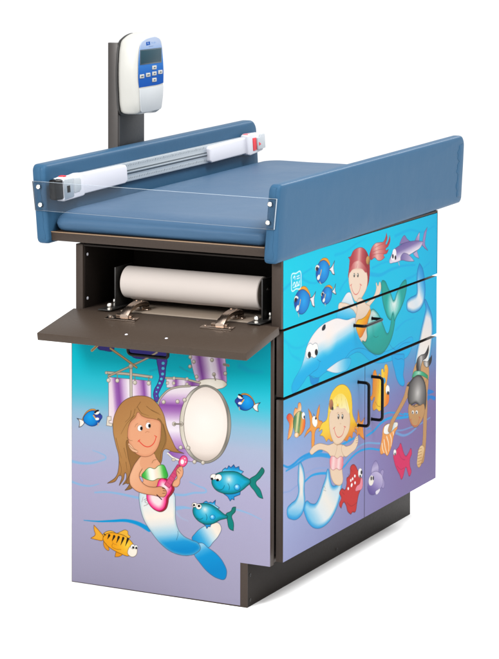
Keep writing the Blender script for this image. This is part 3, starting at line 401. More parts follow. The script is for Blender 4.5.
ART_SIDE=[
('bg', None, [('g', (514.1, 880.5), (522.6, 94.3), [(0, '#05c6e6'), (0.3, '#02bfe2'), (0.42, '#10b6de'), (0.47, '#3fb2dc'), (0.56, '#78aada'), (0.66, '#8f9dd0'), (0.8, '#9a8fc4'), (1, '#9c90c6')]), ('g', (23.5, 735.9), (1073.1, 747.5), [(0, '#00d8e6', 0.55), (0.4, '#00c8e8', 0.0), (1, '#00a0dc', 0.45)])]),  # lengthwise gradient: light falloff towards the far end put into the print
('bg', (0, 0.5535), [('g', (32.0, 367.4), (1064.1, 313.8), [(0, '#a4afd8'), (0.25, '#98a2cd'), (0.5, '#8d88bc'), (0.75, '#846fa6'), (1, '#7d6a9c')]), ('g', (517.7, 550.4), (520.1, 331.2), [(0, '#46b2e0', 0.92), (0.2, '#4caadc', 0.62), (0.55, '#5aa6dc', 0.24), (1, '#7aa0d8', 0)]), ('g', (520.8, 263.6), (522.6, 94.3), [(0, '#8a86b4', 0), (1, '#8e86b2', 0.45)])]),
('l', '16.9,836.1 70.2,849.4 130.4,861.9 203.9,873', '#0096dc', 10, 5, 0.3, 3),
('l', '130.4,861.9 167.2,843.4 229.2,829.2 292.1,833.8', '#0096dc', 9, 3, 0.3, 3),
('l', '583,804 652.4,791.5 722.9,795.9 809.2,795.6 905.1,785.4', '#0096dc', 12, 5, 0.4, 3),
('l', '349.2,888.5 414.3,888.1 487.1,900.7 554.5,908.8', '#0096dc', 8, 3, 0.25, 3),
('l', '596.6,819 694.2,822.7 765.6,813.1', '#0096dc', 7, 3, 0.3, 3),
('l', '757.5,888.9 866.6,892.7 971.5,873.9 1047.8,882.3', '#0096dc', 9, 4, 0.3, 3),
('l', '35.5,707.8 95.5,676.9 156.3,672 211.7,684.3', '#0096dc', 10, 3, 0.2, 3),
('l', '768.1,616.5 826,630.5 899.8,630.7', '#0096dc', 8, 3, 0.3, 3),
('l', '382.6,788.1 415.1,805.4 461.3,815.4', '#0096dc', 9, 3, 0.3, 3),
('l', '831.7,751.8 905.5,756 1018.6,778.8', '#0096dc', 9, 4, 0.3, 3),
('l', '132.1,638.9 71.5,670.3 59.4,688.1', '#0096dc', 8, 3, 0.2, 3),
('s', '308.5,854.3! 330.2,860.5 346.8,873.5! 340.5,858.3 347.2,835.3! 333,839.5 323.9,847.8', [('c', '#f1ecf0', 1.0), ('e', '#8f8aa0', 3, 0.5)], '#2a2730', 2.08),
('s', '247.5,879.1 260,887.4 285.3,889.1 307,880.5 316.1,865.2 300,874.7 272.7,883.5', [('c', '#f5a326', 1.0)], '#7a5418', 1.3),
('s', '231.6,841.3 228.9,858.8 241.3,877 266.4,884.3 296.8,876.5 313.6,859.3 309.9,842.1 289.7,827.1 261.9,823.5 240.4,831.9', [('r', (279.3, 857.2), (317.8, 819.3), [(0, '#1ba6ee'), (0.5, '#1682d2'), (1, '#1348a0')])], '#173070', 1.6900000000000002),
('s', '223.9,868.6 228.8,875.5 243.2,875.1 250.1,869.9 241.4,862.4 228.9,862', [('c', '#fbf8f2', 1.0)], '#2a2730', 1.04),
('s', '242.6,865.5 241.7,862.8 238.9,861.1 235.2,860.9 231.4,862.2 228.6,864.6 227.6,867.6 228.6,870.3 231.3,871.9 235.1,872.2 238.8,870.9 241.6,868.5', [('c', '#15131a', 1.0)], None, 1.0),
('l', '262.2,859.6 256.6,848.2 249.1,839.8', '#f0b840', 4, 2.5, 1.0, 0.0),
('l', '244.5,866.1 235.2,853.9', '#203f94', 6, 3, 1.0, 0.0),
('s', '235.4,840.2 251.6,848.1 254.2,841.8 241.7,835', [('c', '#fbf8f2', 1.0)], '#3a4a80', 0.9099999999999999),
('l', '251.8,828.7 261.9,821.3', '#c9b49c', 4, 2, 1.0, 0.0),
('s', '189.1,793.8! 210.8,796.5 227.5,806.4! 218.3,787.9 221,766! 207.3,772.1 198.5,785', [('c', '#f1ecf0', 1.0), ('e', '#8f8aa0', 3, 0.5)], '#2a2730', 2.08),
('s', '121,822.5 136.7,830.5 161.1,829.9 184.6,814.3 194.7,797.8 171.1,814.6 142.8,824.1', [('c', '#f5a326', 1.0)], '#7a5418', 1.3),
('s', '100.7,781.7 94.6,800 112.5,819.5 142.8,824.1 173.6,813.2 192.2,795.5 186.2,776.7 167.8,763.4 140.9,759.1 112.9,770.3', [('r', (155.3, 792.0), (192.6, 751.6), [(0, '#1ba6ee'), (0.5, '#1682d2'), (1, '#1348a0')])], '#173070', 1.6900000000000002),
('s', '95.7,804.8 100.5,811.8 113.8,811.4 121.1,805.5 112.7,798.3 100.6,797.5', [('c', '#fbf8f2', 1.0)], '#2a2730', 1.04),
('s', '113.9,800.8 112.9,797.9 110,796.1 106,795.9 102.1,797.3 99.2,800 98.1,803.2 99.2,806 102,807.8 106,808.1 109.9,806.7 112.8,804', [('c', '#15131a', 1.0)], None, 1.0),
('l', '133.3,798.4 128.5,786.7 120.1,777.6', '#f0b840', 4, 2.5, 1.0, 0.0),
('l', '115.1,801.9 104.3,790.4', '#203f94', 6, 3, 1.0, 0.0),
('s', '105.6,776.7 122.5,785.8 126.2,778.8 114.1,770.6', [('c', '#fbf8f2', 1.0)], '#3a4a80', 0.9099999999999999),
('l', '120.2,765.5 125.1,754.1', '#c9b49c', 4, 2, 1.0, 0.0),
('s', '329.6,792! 343.7,797.6 353.9,809.2! 350.1,794.2 358,779.7! 342.5,784.7', [('c', '#f1ecf0', 1.0), ('e', '#8f8aa0', 3, 0.5)], '#2a2730', 2.08),
('s', '281.6,807.7 298.7,812.3 317.9,810.6 333.3,799.1 324.4,799.9 308.3,806.5', [('c', '#f5a326', 1.0)], '#7a5418', 1.3),
('s', '263.5,777.4 263.4,793.6 282.2,807.1 307.7,807.2 329.5,794.2 327.1,777.1 309.3,764.6 286.4,763.7 269.9,771', [('r', (305.3, 788.5), (331.2, 757.5), [(0, '#1ba6ee'), (0.5, '#1682d2'), (1, '#1348a0')])], '#173070', 1.6900000000000002),
('s', '260.9,794 265.9,798.6 277.3,797.5 281.1,793.2 273.5,788.3 264.7,789.1', [('c', '#fbf8f2', 1.0)], '#2a2730', 1.04),
('s', '276.7,792.2 275.9,790.1 273.5,788.9 270.4,788.8 267.2,789.8 264.9,791.8 264,794 264.8,796.1 267.1,797.3 270.3,797.4 273.5,796.4 275.8,794.5', [('c', '#15131a', 1.0)], None, 1.0),
('l', '288.7,789.3 283.7,780.9 277.5,774.2', '#f0b840', 4, 2.5, 1.0, 0.0),
('l', '276,791.7 267.3,782.2', '#203f94', 6, 3, 1.0, 0.0),
('s', '271.1,774.1 283.7,780.9 286.3,776.1 277.5,769.9', [('c', '#fbf8f2', 1.0)], '#3a4a80', 0.9099999999999999),
('l', '286.4,765.3 289.6,758.3', '#c9b49c', 4, 2, 1.0, 0.0),
('s', '79.6,871.1 106.1,872.2 133.9,872 136.5,850.4 135.5,831.5 106.4,831 81.1,830.4 79.2,850.7', [('c', '#7fe3f0', 0.25)], '#f4feff', 3.9000000000000004),
('l', '90.5,862.2 97.7,866 100.2,857.2', '#f4feff', 3.4, 3.4, 1.0, 0.0),
('l', '111,863 126.7,863.5', '#f0fcff', 2.6, 2.6, 1.0, 0.0),
('l', '111,857.2 128,857.5', '#f0fcff', 2.6, 2.6, 1.0, 0.0),
('l', '88.2,843.1 96.6,849.8 103.9,839.2 112.3,849.1 118.4,838.7 128,849', '#f4feff', 3.2, 3.2, 1.0, 0.0),
('l', '89.5,837.1 128.1,838.4', '#f0fcff', 2.6, 2.6, 1.0, 0.0),
('s', '916.8,698.6 917.8,733.7 923.3,768.2 938,786.2! 959.3,770.6 978.1,731 983.2,694.8 974.4,667.9 952,652.1 914.5,646 873.5,651.7 844.6,667.8 844.3,684.2 869.2,693.9 897.4,695.6', [('g', (862.2, 671.6), (958.2, 745.7), [(0, '#e8e6e6'), (0.35, '#d9e4ec'), (0.6, '#eceaea'), (0.85, '#5bb4e4'), (1, '#2a9cdc')]), ('e', '#0b86cc', 14, 1)], '#1c5c94', 1.56),
('s', '910.6,493.6 919.9,527.4 938.2,559.7 955.8,592.3 976.6,624.6 986.9,646.7 977.4,670.1 1012.9,645.8 1036.4,612.3 1043.2,572.4 1036.1,528.7 1024.3,497.8 1007.8,467.8 954.4,483.1', [('g', (931.2, 525.5), (982.2, 653.4), [(0, '#f0ece8'), (0.3, '#f1e6de'), (0.8, '#e4e2e6'), (1, '#49abe0')]), ('e', '#0b84cc', 16, 1)], '#1c5c94', 1.56),
('s', '354.2,703.4! 370.1,735.2 402.5,760.5 432.6,773.7 448.5,771.9 468.6,747.8 491.7,716.6 506.1,690.4! 449.2,698.7 396.5,703.1', [('g', (441.8, 771.2), (422.8, 696.8), [(0, '#f2eef0'), (0.3, '#d6e6ee'), (0.7, '#66c8ec'), (1, '#1fb2e4')])], '#2a82b0', 1.3),
('s', '87.3,560.5 81.8,576.3 93.1,590.1 120.2,606.4 144.4,623.5 159,642.3 169.8,663.1 190.7,681.3 224.1,698.4 267.9,710.3 318.7,714.2 352.2,714.9 429.4,699 492.6,692.5 523.4,650.2 544.1,616 655,572 740,566.3 812.1,574.6 893.3,564.2 871.4,535.5 754.8,532.1 599.6,553.1 497,598.6 456.9,597.1 410.7,588.3 358.6,580.9 281.7,577.4 243.9,571.7 212.6,581 181.5,587.6 150.9,574.4 120.5,562.9', [('c', '#04b0e6', 1.0), ('g', (318.8, 707.6), (329.3, 613.3), [(0, '#f6efec'), (0.35, '#f7f0ee'), (0.62, '#cfe6f2', 0.8), (1, '#04b0e6', 0)]), ('r', (312.7, 676.0), (313.2, 618.7), [(0, '#fdeee4', 0.9), (1, '#f7f0ee', 0)])], '#1279b4', 1.3),
('l', '417.2,594.1 453.5,607.1 496.9,608.7 540.9,600.8 585.5,583.7 634.2,562.7', '#0d74ac', 1.2, 1.2, 1.0, 0.0),
('l', '711.2,591.2 740,570.7 764.5,560.5 819.5,568.7 871,564.9', '#0d74ac', 1.2, 1.2, 1.0, 0.0),
('s', '295.7,583.1! 332.7,589.2 384.5,594.5 419.9,594 457.1,580.4 443.9,566 397.9,560.2 352.3,565.5 320,574.5', [('g', (313.6, 580.5), (437.2, 581.0), [(0, '#f3ebe6'), (0.4, '#cfe6f0'), (1, '#38b8e6')])], '#1279b4', 1.3),
('s', '190.2,587.1! 218.9,575.6 252.7,570.6! 244,557.6 219,557.3 200.3,564.4', [('c', '#0a8fd6', 1.0)], '#1279b4', 1.3),
('l', '238.5,622.3 253.6,614.8 262.5,612.2', '#0d74ac', 1.2, 1.2, 1.0, 0.0),
('l', '253.6,614 248.7,602.7 212.5,592.9 185.2,587.5', '#0d74ac', 1.2, 1.2, 1.0, 0.0),
('s', '168.1,648.7 171.1,662.6 180.9,670.6 196.9,672.8 209.4,667 224.3,668.8 240.7,660.7 243.3,646.8 233.4,632.3 218.4,629.5 202.2,636 184.9,633.6 172.5,638.9', [('c', '#fefcf8', 1.0)], '#3a5068', 1.1700000000000002),
('s', '199.7,641.2 198.4,637.2 194.8,634.6 189.8,634.3 184.8,636.3 181.2,640.1 179.8,644.6 181.1,648.7 184.7,651.2 189.7,651.5 194.6,649.5 198.3,645.8', [('c', '#131216', 1.0)], None, 1.0),
('s', '242.1,640.8 240.9,636.7 237.4,634.1 232.7,633.7 228,635.7 224.6,639.4 223.3,644 224.5,648.1 227.9,650.6 232.6,651 237.3,649.1 240.8,645.3', [('c', '#131216', 1.0)], None, 1.0),
('s', '266.7,698.6 274.3,706.6 290.8,706.1 290.8,700.1 280.7,694.2', [('c', '#1a2230', 1.0)], None, 1.56),
('s', '959.8,847! 971.5,869.7 995.6,885.1! 983.8,857.5 978,840.5 1001.2,815! 972.1,828.3 955.3,842.3', [('c', '#9a88bc', 1.0), ('e', '#6f5f9a', 4, 0.6)], '#4a3f6a', 1.3),
('s', '788.8,860.8! 808.2,876.8 824.1,882.3 844.8,869.8 870,858.5!', [('c', '#8576ac', 1.0)], '#4a3f6a', 1.3),
('s', '901.1,856.3! 923.3,870.5 938.2,878.6! 935.6,852.4!', [('g', (933.7, 878.6), (911.6, 854.9), [(0, '#cdbcd6'), (1, '#8a7ab0')])], '#4a3f6a', 1.3),
('s', '889.7,820.9! 918,825.9! 934.8,800.8! 904.8,810.7', [('c', '#b7a6cc', 1.0)], '#4a3f6a', 1.3),
('s', '717.6,821.8 732.3,837.6 746.5,850.1 768,854.2 808.4,859.4 867,859.4 911.6,855.5 965.8,846.2! 949.4,834.2 897.1,824.6 845.5,819.1 794.5,812.6 751.2,813.3', [('g', (837.5, 862.9), (841.2, 811.6), [(0, '#6d5c9c'), (0.35, '#8272aa'), (0.6, '#cbc0da'), (0.8, '#eee4ec'), (1, '#c2b2d2')])], '#4a3f6a', 1.3),
('s', '738,839.7 743.6,849.9 760.8,850 766.7,841.7 762.6,825 739.7,820.6 729.6,826.5', [('c', '#f6f0f4', 1.0)], None, 1.56),
('s', '748.1,831.8 747.4,828.7 745.3,826.7 742.5,826.2 739.6,827.5 737.5,830.1 736.7,833.3 737.4,836.4 739.5,838.4 742.3,838.9 745.2,837.7 747.3,835.1', [('c', '#15131a', 1.0)], None, 1.0),
('s', '766.9,825.6 766.1,822.5 764.1,820.4 761.2,820 758.3,821.2 756.2,823.8 755.4,827.1 756.1,830.2 758.2,832.2 761,832.7 763.9,831.5 766,828.8', [('c', '#15131a', 1.0)], None, 1.0),
('s', '797.3,819.8 811.7,830 842.4,827.1 875,812.9 899,797.4! 860.4,802 823.6,809.9', [('g', (808.9, 824.6), (890.0, 799.2), [(0, '#7d6ea6'), (1, '#c9b8d6')])], '#4a3f6a', 1.3),
('l', '784.4,808.8 790.3,799.9', '#b9a0b8', 5, 3, 1.0, 0.0),
('s', '578.4,849.6 587.7,870.9 613.8,884.4 651.3,884.1 676.5,883.7 690.5,894.5 696,905.8! 701.9,890.2 690.8,873.4 710.5,881.7 718.8,895.5! 723.2,881.8 709.2,866.4 690.9,858.5 712.2,856.9! 701,847.5 677,843.8 684.1,837.2! 663.1,832.6 637.9,834.9 612.8,846.1 589.4,843.1', [('g', (589.3, 853.8), (700.6, 873.2), [(0, '#b43c44'), (0.35, '#ecb8ae'), (0.55, '#dc8a84'), (1, '#b83e44')])], '#8a2028', 1.3),
('l', '603,863.3 644.6,864.6 686.7,860.8', '#a0303a', 1, 0.5, 1.0, 0.0),
('l', '598.9,855.3 637.7,854.2 679.8,849.2', '#a0303a', 1, 0.5, 1.0, 0.0),
('l', '616.7,874.2 658.4,877 683.6,878.3', '#a0303a', 1, 0.5, 1.0, 0.0),
('s', '440.1,812.9 442.4,845.7 443.5,864.9 435.5,870.4! 450.1,870.7 467.2,882.8 496.6,887.8 523.5,886 554.9,872.9 572.8,853.2 580,829.7 580.2,804.4 572.3,780.2 556,768.5 541.9,815.3 461.1,829.3', [('g', (460.9, 854.3), (555.2, 841.5), [(0, '#b04048'), (0.3, '#c86468'), (0.48, '#e0a29c'), (0.7, '#be5258'), (1, '#9a2e38')])], '#8a2028', 1.3),
('s', '440,818.4 447.9,830 470.4,834.1 501.2,831.6 535,825.2 558.3,813.1 566.7,792.2 561.5,770.5 538.5,751.4 511.6,740.3 484.7,741.6 461.8,762.7 444.3,790.2', [('c', '#f2d9c4', 1.0), ('e', '#e0b898', 6, 0.5)], '#a07858', 1.3),
('s', '445.2,827.1 461,846 494.3,852.5 534.9,838.7 559.6,814 528.2,825.6 487.8,832.3 461.1,832.1', [('g', (454.3, 844.1), (555.3, 830.3), [(0, '#c05056'), (0.42, '#eec2b6'), (1, '#b4464c')])], None, 1.56),
('l', '490.4,834.7 495.7,844', '#a0303a', 1, 1, 1.0, 0.0),
('s', '582.6,842.3 580.8,836.4 575.8,832.5 569,831.8 562.1,834.4 557.1,839.6 555.2,846 556.9,851.9 561.9,855.8 568.7,856.5 575.6,854 580.6,848.8', [('g', (555.0, 858.4), (582.7, 829.4), [(0, '#d8ae6c'), (0.5, '#c49050'), (1, '#4a3a30')])], '#5a3c20', 0.9),
('s', '481.6,814.8 480.9,812 478.8,810.2 476,809.8 473.1,811 471,813.4 470.3,816.4 471,819.2 473,821.1 475.9,821.4 478.7,820.3 480.9,817.8', [('c', '#4a4a44', 1.0)], None, 1.0),
('s', '505.8,811.4 505.1,808.6 503,806.7 500.1,806.4 497.3,807.6 495.1,810 494.4,813 495.1,815.9 497.2,817.7 500,818.1 502.9,816.9 505,814.5', [('c', '#4a4a44', 1.0)], None, 1.0),
('s', '477.3,817.1 476.9,816 475.9,815.4 474.6,815.2 473.3,815.7 472.3,816.7 471.9,817.8 472.2,818.9 473.2,819.6 474.6,819.7 475.9,819.2 476.9,818.2', [('c', '#e8e8e0', 1.0)], None, 1.0),
('s', '501.4,813.7 501.1,812.6 500.1,812 498.7,811.9 497.4,812.4 496.4,813.3 496,814.5 496.3,815.5 497.3,816.2 498.7,816.3 500,815.8 501.1,814.9', [('c', '#e8e8e0', 1.0)], None, 1.0),
('l', '454.9,791.4 464.4,775.1 483.2,761.2 499.3,761.1 512.6,769.2 519.2,783.3', '#d8383c', 1.8, 1.8, 1.0, 0.0),
('l', '449.6,790.5 460.2,792.9', '#d8383c', 1.6, 1.6, 1.0, 0.0),
('l', '513.8,785.8 526,780.1', '#d8383c', 1.6, 1.6, 1.0, 0.0),
('s', '499.9,704.2 468.9,720.6 429,734.4 400.1,738.3 383.1,733.2 371.4,742.1 373.9,748.8 406.5,748.9 448.8,737.5 495.7,721.5', [('c', '#f0d8c2', 1.0)], '#a07858', 1.3),
('s', '552.5,718.5 590.7,731.3 618.2,744.2 627.7,759.8 624.8,773.8 638.8,762.2 649.8,772.5 659.8,758 655.8,744.4 625.3,731.3 588.1,717 563.5,708.4', [('c', '#f0d8c2', 1.0)], '#a07858', 1.3),
('s', '496.8,742 536,739.5 557.9,723.3 584.1,709.8 585.6,696.6 568,676.8 560.1,649.9 563.1,625.2 544.1,617.1 523.7,624.9 507.3,641.6 489.5,666.8 486.6,695.1 495.7,715.9', [('c', '#f0d8c2', 1.0), ('e', '#dfb795', 5, 0.5)], '#a07858', 1.3),
('s', '593.8,702.1 628.5,690.5 658.1,668.3 679.5,642.2 710.9,616.5 727.7,637.4 736,659.1 745.9,667.3 759,652.6 753.6,624.6 736.8,598.5 707.1,577.6 673.3,566.1 634.1,568.1 585.5,585.4 544.2,610.3 531.8,621.9 555,618.7 564.4,627.8 562.8,655.1 573.4,681.5', [('g', (611.9, 686.9), (641.0, 574.4), [(0, '#d3e8e2'), (0.2, '#6cc8c0'), (0.5, '#12a89e'), (1, '#0c9a8e')]), ('e', '#0a867e', 9, 0.8)], '#0c5c58', 1.56),
('s', '663.8,771.6 685,769.8 709.3,747.4 730.9,725.9 752.6,704.3 771.1,722.9 795.4,739.6 821.5,750.9 839,750.2 843.7,732.6 829.5,699.8 803.5,674.7 773.4,656.1 756.2,645.5 744.5,667.5 731.8,652.2 710.3,660.2 688.8,683.6 670.1,717.8 662.7,747.3', [('r', (752.7, 696.8), (767.8, 639.7), [(0, '#eff4ee'), (0.35, '#b4e0da'), (0.9, '#16a89e'), (1, '#12a298')]), ('e', '#0a8c84', 9, 1)], '#0c5c58', 1.56),
('l', '751.3,697 748.9,654.2', '#6abcb4', 1, 1, 1.0, 0.0),
('l', '723.8,721.2 742.9,678.1', '#3aa89e', 0.8, 0.8, 1.0, 0.0),
('l', '788.5,717.5 763,675.1', '#3aa89e', 0.8, 0.8, 1.0, 0.0),
('s', '485.4,674.7! 496,685.2 527,686 556.9,690.9 577.3,701.8 586.9,706! 588.4,694.4 573.4,678.7 561.3,660.9 543.8,646.9 528.9,637 516.8,635.6 503.2,649', [('g', (502.8, 681.4), (530.3, 637.9), [(0, '#fbc62c'), (0.4, '#f8ae22'), (1, '#e27a1c')])], '#9a5a10', 1.3),
('l', '609.8,624.9 626.6,618.2 643.3,619.5', '#0c6c66', 1.2, 1.2, 1.0, 0.0),
('s', '737.3,552.4! 827.2,537.2! 830.5,507.5 822.2,476.9 831.3,447.8 803.6,449.9 777.2,470.3 758,502.7 743.4,528.3', [('c', '#06a6e2', 1.0), ('e', '#0b8ccc', 6, 0.6)], '#0d70a8', 1.56),
('l', '759,537.2 783.7,528.9 809.8,526.7 824.5,520.1', '#0d70a8', 1.2, 1.2, 1.0, 0.0),
('l', '35.4,378.7 61.7,368.5 91.7,369 134.1,376.1 208.1,375.8 270.9,369.4', '#0f96dc', 5, 9, 1, 1),
('l', '49.8,360.9 109.9,364.1 171,370 245.7,362.6 335.1,340.3', '#129ae0', 4, 12, 0.9, 1),
('l', '165.3,308.5 202.4,315 252.5,310.8 316.2,297.7', '#10a0e2', 5, 7, 1, 1),
('l', '32.4,307.8 74.2,302.8 110.3,307.1 171.4,313.6', '#7f9fd6', 4, 3, 0.6, 2),
('l', '171.3,329.8 233.5,328.4 309.6,313.9', '#84a4da', 4, 3, 0.6, 2),
('l', '396.8,267.8 395.3,287.5 422.8,298.3 466.5,311.4 520.2,317.1 574.8,312.1 658.3,291.6', '#10a0e2', 7, 5, 1, 1),
('l', '410.9,306.3 466.4,323.7 533.6,332.4 658.1,310.5', '#6fb2e0', 5, 5, 0.8, 1),
('l', '397.2,358.9 439.4,360.4 479.3,361.8', '#12a0e2', 7, 6, 1, 1),
('l', '563.4,350.6 608.8,354 664.5,367.6 721,370.4 785.9,358.5 859.1,347.9', '#10a0e2', 6, 8, 1, 1),
('l', '668.4,388.6 713.7,387.4 771.2,375.8 834,358', '#10a0e2', 4, 4, 1, 1),
('l', '567.3,367.9 581,369.7 594.9,364.2', '#10a0e2', 3, 2, 1, 1),
('l', '771.8,324.7 815.5,317.2 874.4,313.2 949.3,309.2 1025.4,313.5', '#6ea6dc', 5, 4, 0.7, 1),
('l', '771.9,317.7 830.4,299.1 889.5,298.5 919.3,303.2', '#6ea6dc', 8, 5, 0.85, 2),
('l', '829.5,362.9 859,356.1 888.7,355.1', '#10a0e2', 5, 6, 1, 1),
('s', '1004.3,395.7 1031.9,395.4 1058.4,384! 1032.1,384.6 1004.4,390.3', [('c', '#0c7cd0', 1.0)], None, 1.56),
('s', '1001.5,378.3 1032.2,378.6 1068,367.2! 1066.5,363.3 1024.6,370.5 1003.1,370.3', [('c', '#0c7cd0', 1.0)], None, 1.56),
('l', '610.6,199 659.4,199.8', '#8a78ba', 3, 2, 0.3, 2),
('s', '94.4,503.1 103.9,516.6 118.5,512.8 122,524.9 133,525.5 141.6,510.5 136.9,497.1', [('g', (108.7, 529.0), (121.0, 500.1), [(0, '#e8742a'), (0.6, '#f2b070'), (1, '#f3d8b0')])], '#7a3a18', 1.3),
('s', '94.5,487.7 81.1,503.5 63.1,508.5 53.6,504.6 69.3,478.3 64.6,463.4 57.6,441.1! 79.1,447.3 91,466.1', [('g', (54.9, 494.3), (91.0, 471.4), [(0, '#e04a34'), (0.6, '#ee8a40'), (1, '#f5c878')])], '#7a2a18', 1.3),
('s', '92.2,473.8 94.4,490.9 111.3,500.9 133.2,502.6 154,491.1 165.2,472.9 161.7,452.2 145.8,440.9 121.5,438.9 102,453.4', [('g', (96.9, 480.9), (164.1, 462.4), [(0, '#3f7a4a'), (0.3, '#e9dc9c'), (0.5, '#5f9058'), (0.7, '#f4a640'), (1, '#e6602c')])], '#5a3a18', 1.3),
('l', '108.9,491.8 105.6,458', '#2f6a44', 5, 2, 0.7, 1.5),
('l', '135.6,497.3 127.4,464.3', '#2f6a44', 5, 2, 0.8, 1.5),
('s', '126.9,440.4 125.1,437.3 120,435.8 113,436.3 106,438.6 100.9,442.2 99,446 100.9,449.1 105.9,450.6 112.9,450.1 119.9,447.8 125,444.3', [('r', (111.7, 444.5), (126.4, 433.6), [(0, '#fdf6e0'), (1, '#ec9a48')])], '#7a3a18', 0.9),
('s', '163.9,484.9 162.6,480.4 159,477.5 154.1,477.2 149.2,479.4 145.6,483.7 144.2,488.7 145.5,493.3 149.1,496.1 154,496.5 158.9,494.2 162.6,490', [('c', '#fefcf6', 1.0)], '#3a3230', 0.8),
('s', '163.3,481.3 162.8,479.5 161.2,478.5 159,478.4 156.9,479.3 155.3,481 154.7,483 155.2,484.7 156.8,485.8 159,485.9 161.1,485 162.7,483.3', [('c', '#15131a', 1.0)], None, 1.0),
('s', '183.5,499.9! 201,484.8 214.8,469.2 229.8,468.5 240.9,485.3 254.6,497.8! 254.8,479.9 247.4,460.8 274.1,443.7 271.6,432.2 238.8,435.4 227.6,429.5 224,404.9 219.2,383.2! 205.5,386.6! 204.1,408.9 201.4,435.3 180.3,433.5 159.4,427.5! 175.3,441.5 195,449.4 191.1,476', [('c', '#f0a040', 1.0), ('e', '#df7a22', 5, 0.8)], '#8a4a14', 1.3),
('s', '209.8,470.7 223.5,472.4 236.1,463.5 241.2,450.1 232.5,441 220,445.1 208.6,459.1', [('c', '#fefcf6', 1.0)], '#5a4a3a', 1.04),
('s', '236.1,463.5 235.4,461.9 233.6,460.9 231.1,461 228.6,461.9 226.7,463.6 226,465.5 226.7,467.1 228.5,468 231,468 233.5,467.1 235.4,465.4', [('c', '#15131a', 1.0)], None, 1.0),
('l', '215.9,479.8 222.2,473.7', '#4a3020', 2, 2, 1.0, 0.0),
('s', '505.4,436.7! 515.1,416.4 522,399.3 550.5,405.6! 538.4,386.5 541.4,369.1 548.5,343.5! 523.8,356.8 510.2,365.7 498.2,358! 496.6,379.1 469.7,387.7! 489.7,396.1 500.3,408', [('c', '#ef9a38', 1.0), ('e', '#df7a22', 5, 0.8)], '#8a4a14', 1.3),
('s', '511.3,390.7 510.3,387.3 507.3,385.2 503.3,385 499.2,386.8 496.2,390.1 495.1,393.9 496.1,397.3 499.1,399.4 503.1,399.6 507.2,397.8 510.2,394.6', [('c', '#fefcf6', 1.0)], '#5a4a3a', 0.8),
('s', '135.4,366.8 150.2,353 164,320.6 161.8,286.2 165.8,250.5 153.6,229.1 123.2,218.5 84.4,225.3 57.8,241.4 56.5,258.1 80.4,268.1 110.6,273.5 122.7,284.2 121.1,321.8', [('g', (128.2, 357.6), (92.8, 227.0), [(0, '#eae6e2'), (0.5, '#efe8e0'), (0.8, '#a4d4ec'), (1, '#4ab0e2')]), ('e', '#0c93d8', 13, 1)], '#2a6a9a', 1.56),
('s', '307.1,311.7 322.7,283.7 335.8,261.7 372.1,256.6 396.8,270.6 397.2,234.5 374,198.2 332.8,170.2 288,160.3 243.7,163.6 199.7,182.5 169.8,212 158.5,240.3 170.7,253.2 203,240.5 234.3,235.1 254.3,246.9 274.3,269.7 293.2,290.1', [('g', (322.7, 289.2), (209.7, 178.5), [(0, '#cfe4ee'), (0.35, '#f2ece2'), (0.65, '#e2ecf0'), (1, '#6cc0e8')]), ('e', '#0c93d8', 15, 1)], '#2a6a9a', 1.56),
('l', '275.6,266.7 287,268.5 293.5,260', '#7a8088', 1.1, 1.1, 1.0, 0.0),
('l', '282,259.8 297.4,253.7', '#7a8088', 1, 1, 1.0, 0.0),
('l', '224.3,229.2 230.6,222.4', '#9ab0c0', 1, 1, 1.0, 0.0),
('s', '331,361.4 367.2,365 413,354.6 439.6,337.5 422.6,326.1 402.9,321.8 401.9,288.8 404.8,255 364.3,255.5 331.7,281.8 322.4,313.9 331.2,339.5', [('c', '#efd2b4', 1.0), ('e', '#dcb48e', 5, 0.5)], '#9a7450', 1.3),
('s', '367.2,361.7 309,376.8 239.2,393.7 208,390.4 194.4,381.3 205.6,372 224.3,373.5 249.4,375.4 302.8,359 348,336', [('c', '#efd2b4', 1.0)], '#9a7450', 1.3),
('s', '413.3,325.2 459.7,324 497.1,334.2 507.7,350.5 503.5,363.1 490.1,361.3 475.4,351.4 430.3,348.3 397.3,355.1', [('c', '#efd2b4', 1.0)], '#9a7450', 1.3),
('l', '491.5,358 506.3,357.3', '#9a7450', 1, 1, 1.0, 0.0),
('l', '491.5,351.5 506.3,350.8', '#9a7450', 1, 1, 1.0, 0.0),
('l', '491.6,345.4 506.4,344.6', '#9a7450', 1, 1, 1.0, 0.0),
('s', '324.8,339.7 348,337.6 370.1,327.5 389.7,329 402.8,324.6 403.1,294.1 384.8,292.5 363.9,301.3 344.5,301 326.3,310.4', [('g', (322.3, 327.6), (404.3, 310.5), [(0, '#ef8a94'), (0.25, '#fbdcd8'), (0.5, '#f6b4b4'), (0.7, '#fbe0dc'), (1, '#ee8690')])], '#a04858', 1.3),
('s', '300.7,449.4 310.7,477.5 324.5,509.3 352.7,523.8 398.2,526 433.9,512.4 458,488.5 466.3,456.4 467.9,432.7 485.5,409.2 510,385.4! 484.4,389.9 499.4,367.9! 472.5,378.3 467.3,363.1! 447.2,372.1 434.1,361.4! 412.9,369.6 360.6,377.4 326.9,383.1! 312.7,392.5 298.7,387.7! 278.2,406.5 256.6,413! 273,423.3 249,425.3! 267.7,442.2', [('c', '#fad23c', 1.0), ('g', (386.1, 430.1), (386.7, 369.3), [(0, '#fad23c', 0), (0.6, '#f0a62c', 0.8), (1, '#e2822c', 1)])], '#8a6414', 1.3),
('s', '317.3,457.1 330,471.1 366.2,471.4 416,458.7 445.2,442 453.4,417.1 445.7,390.8 419.4,373.8 389.3,364.9 356.7,369.3 330.7,393.2 316.3,427.3', [('c', '#f0d3b4', 1.0), ('e', '#dcb288', 6, 0.5)], '#a07850', 1.3),
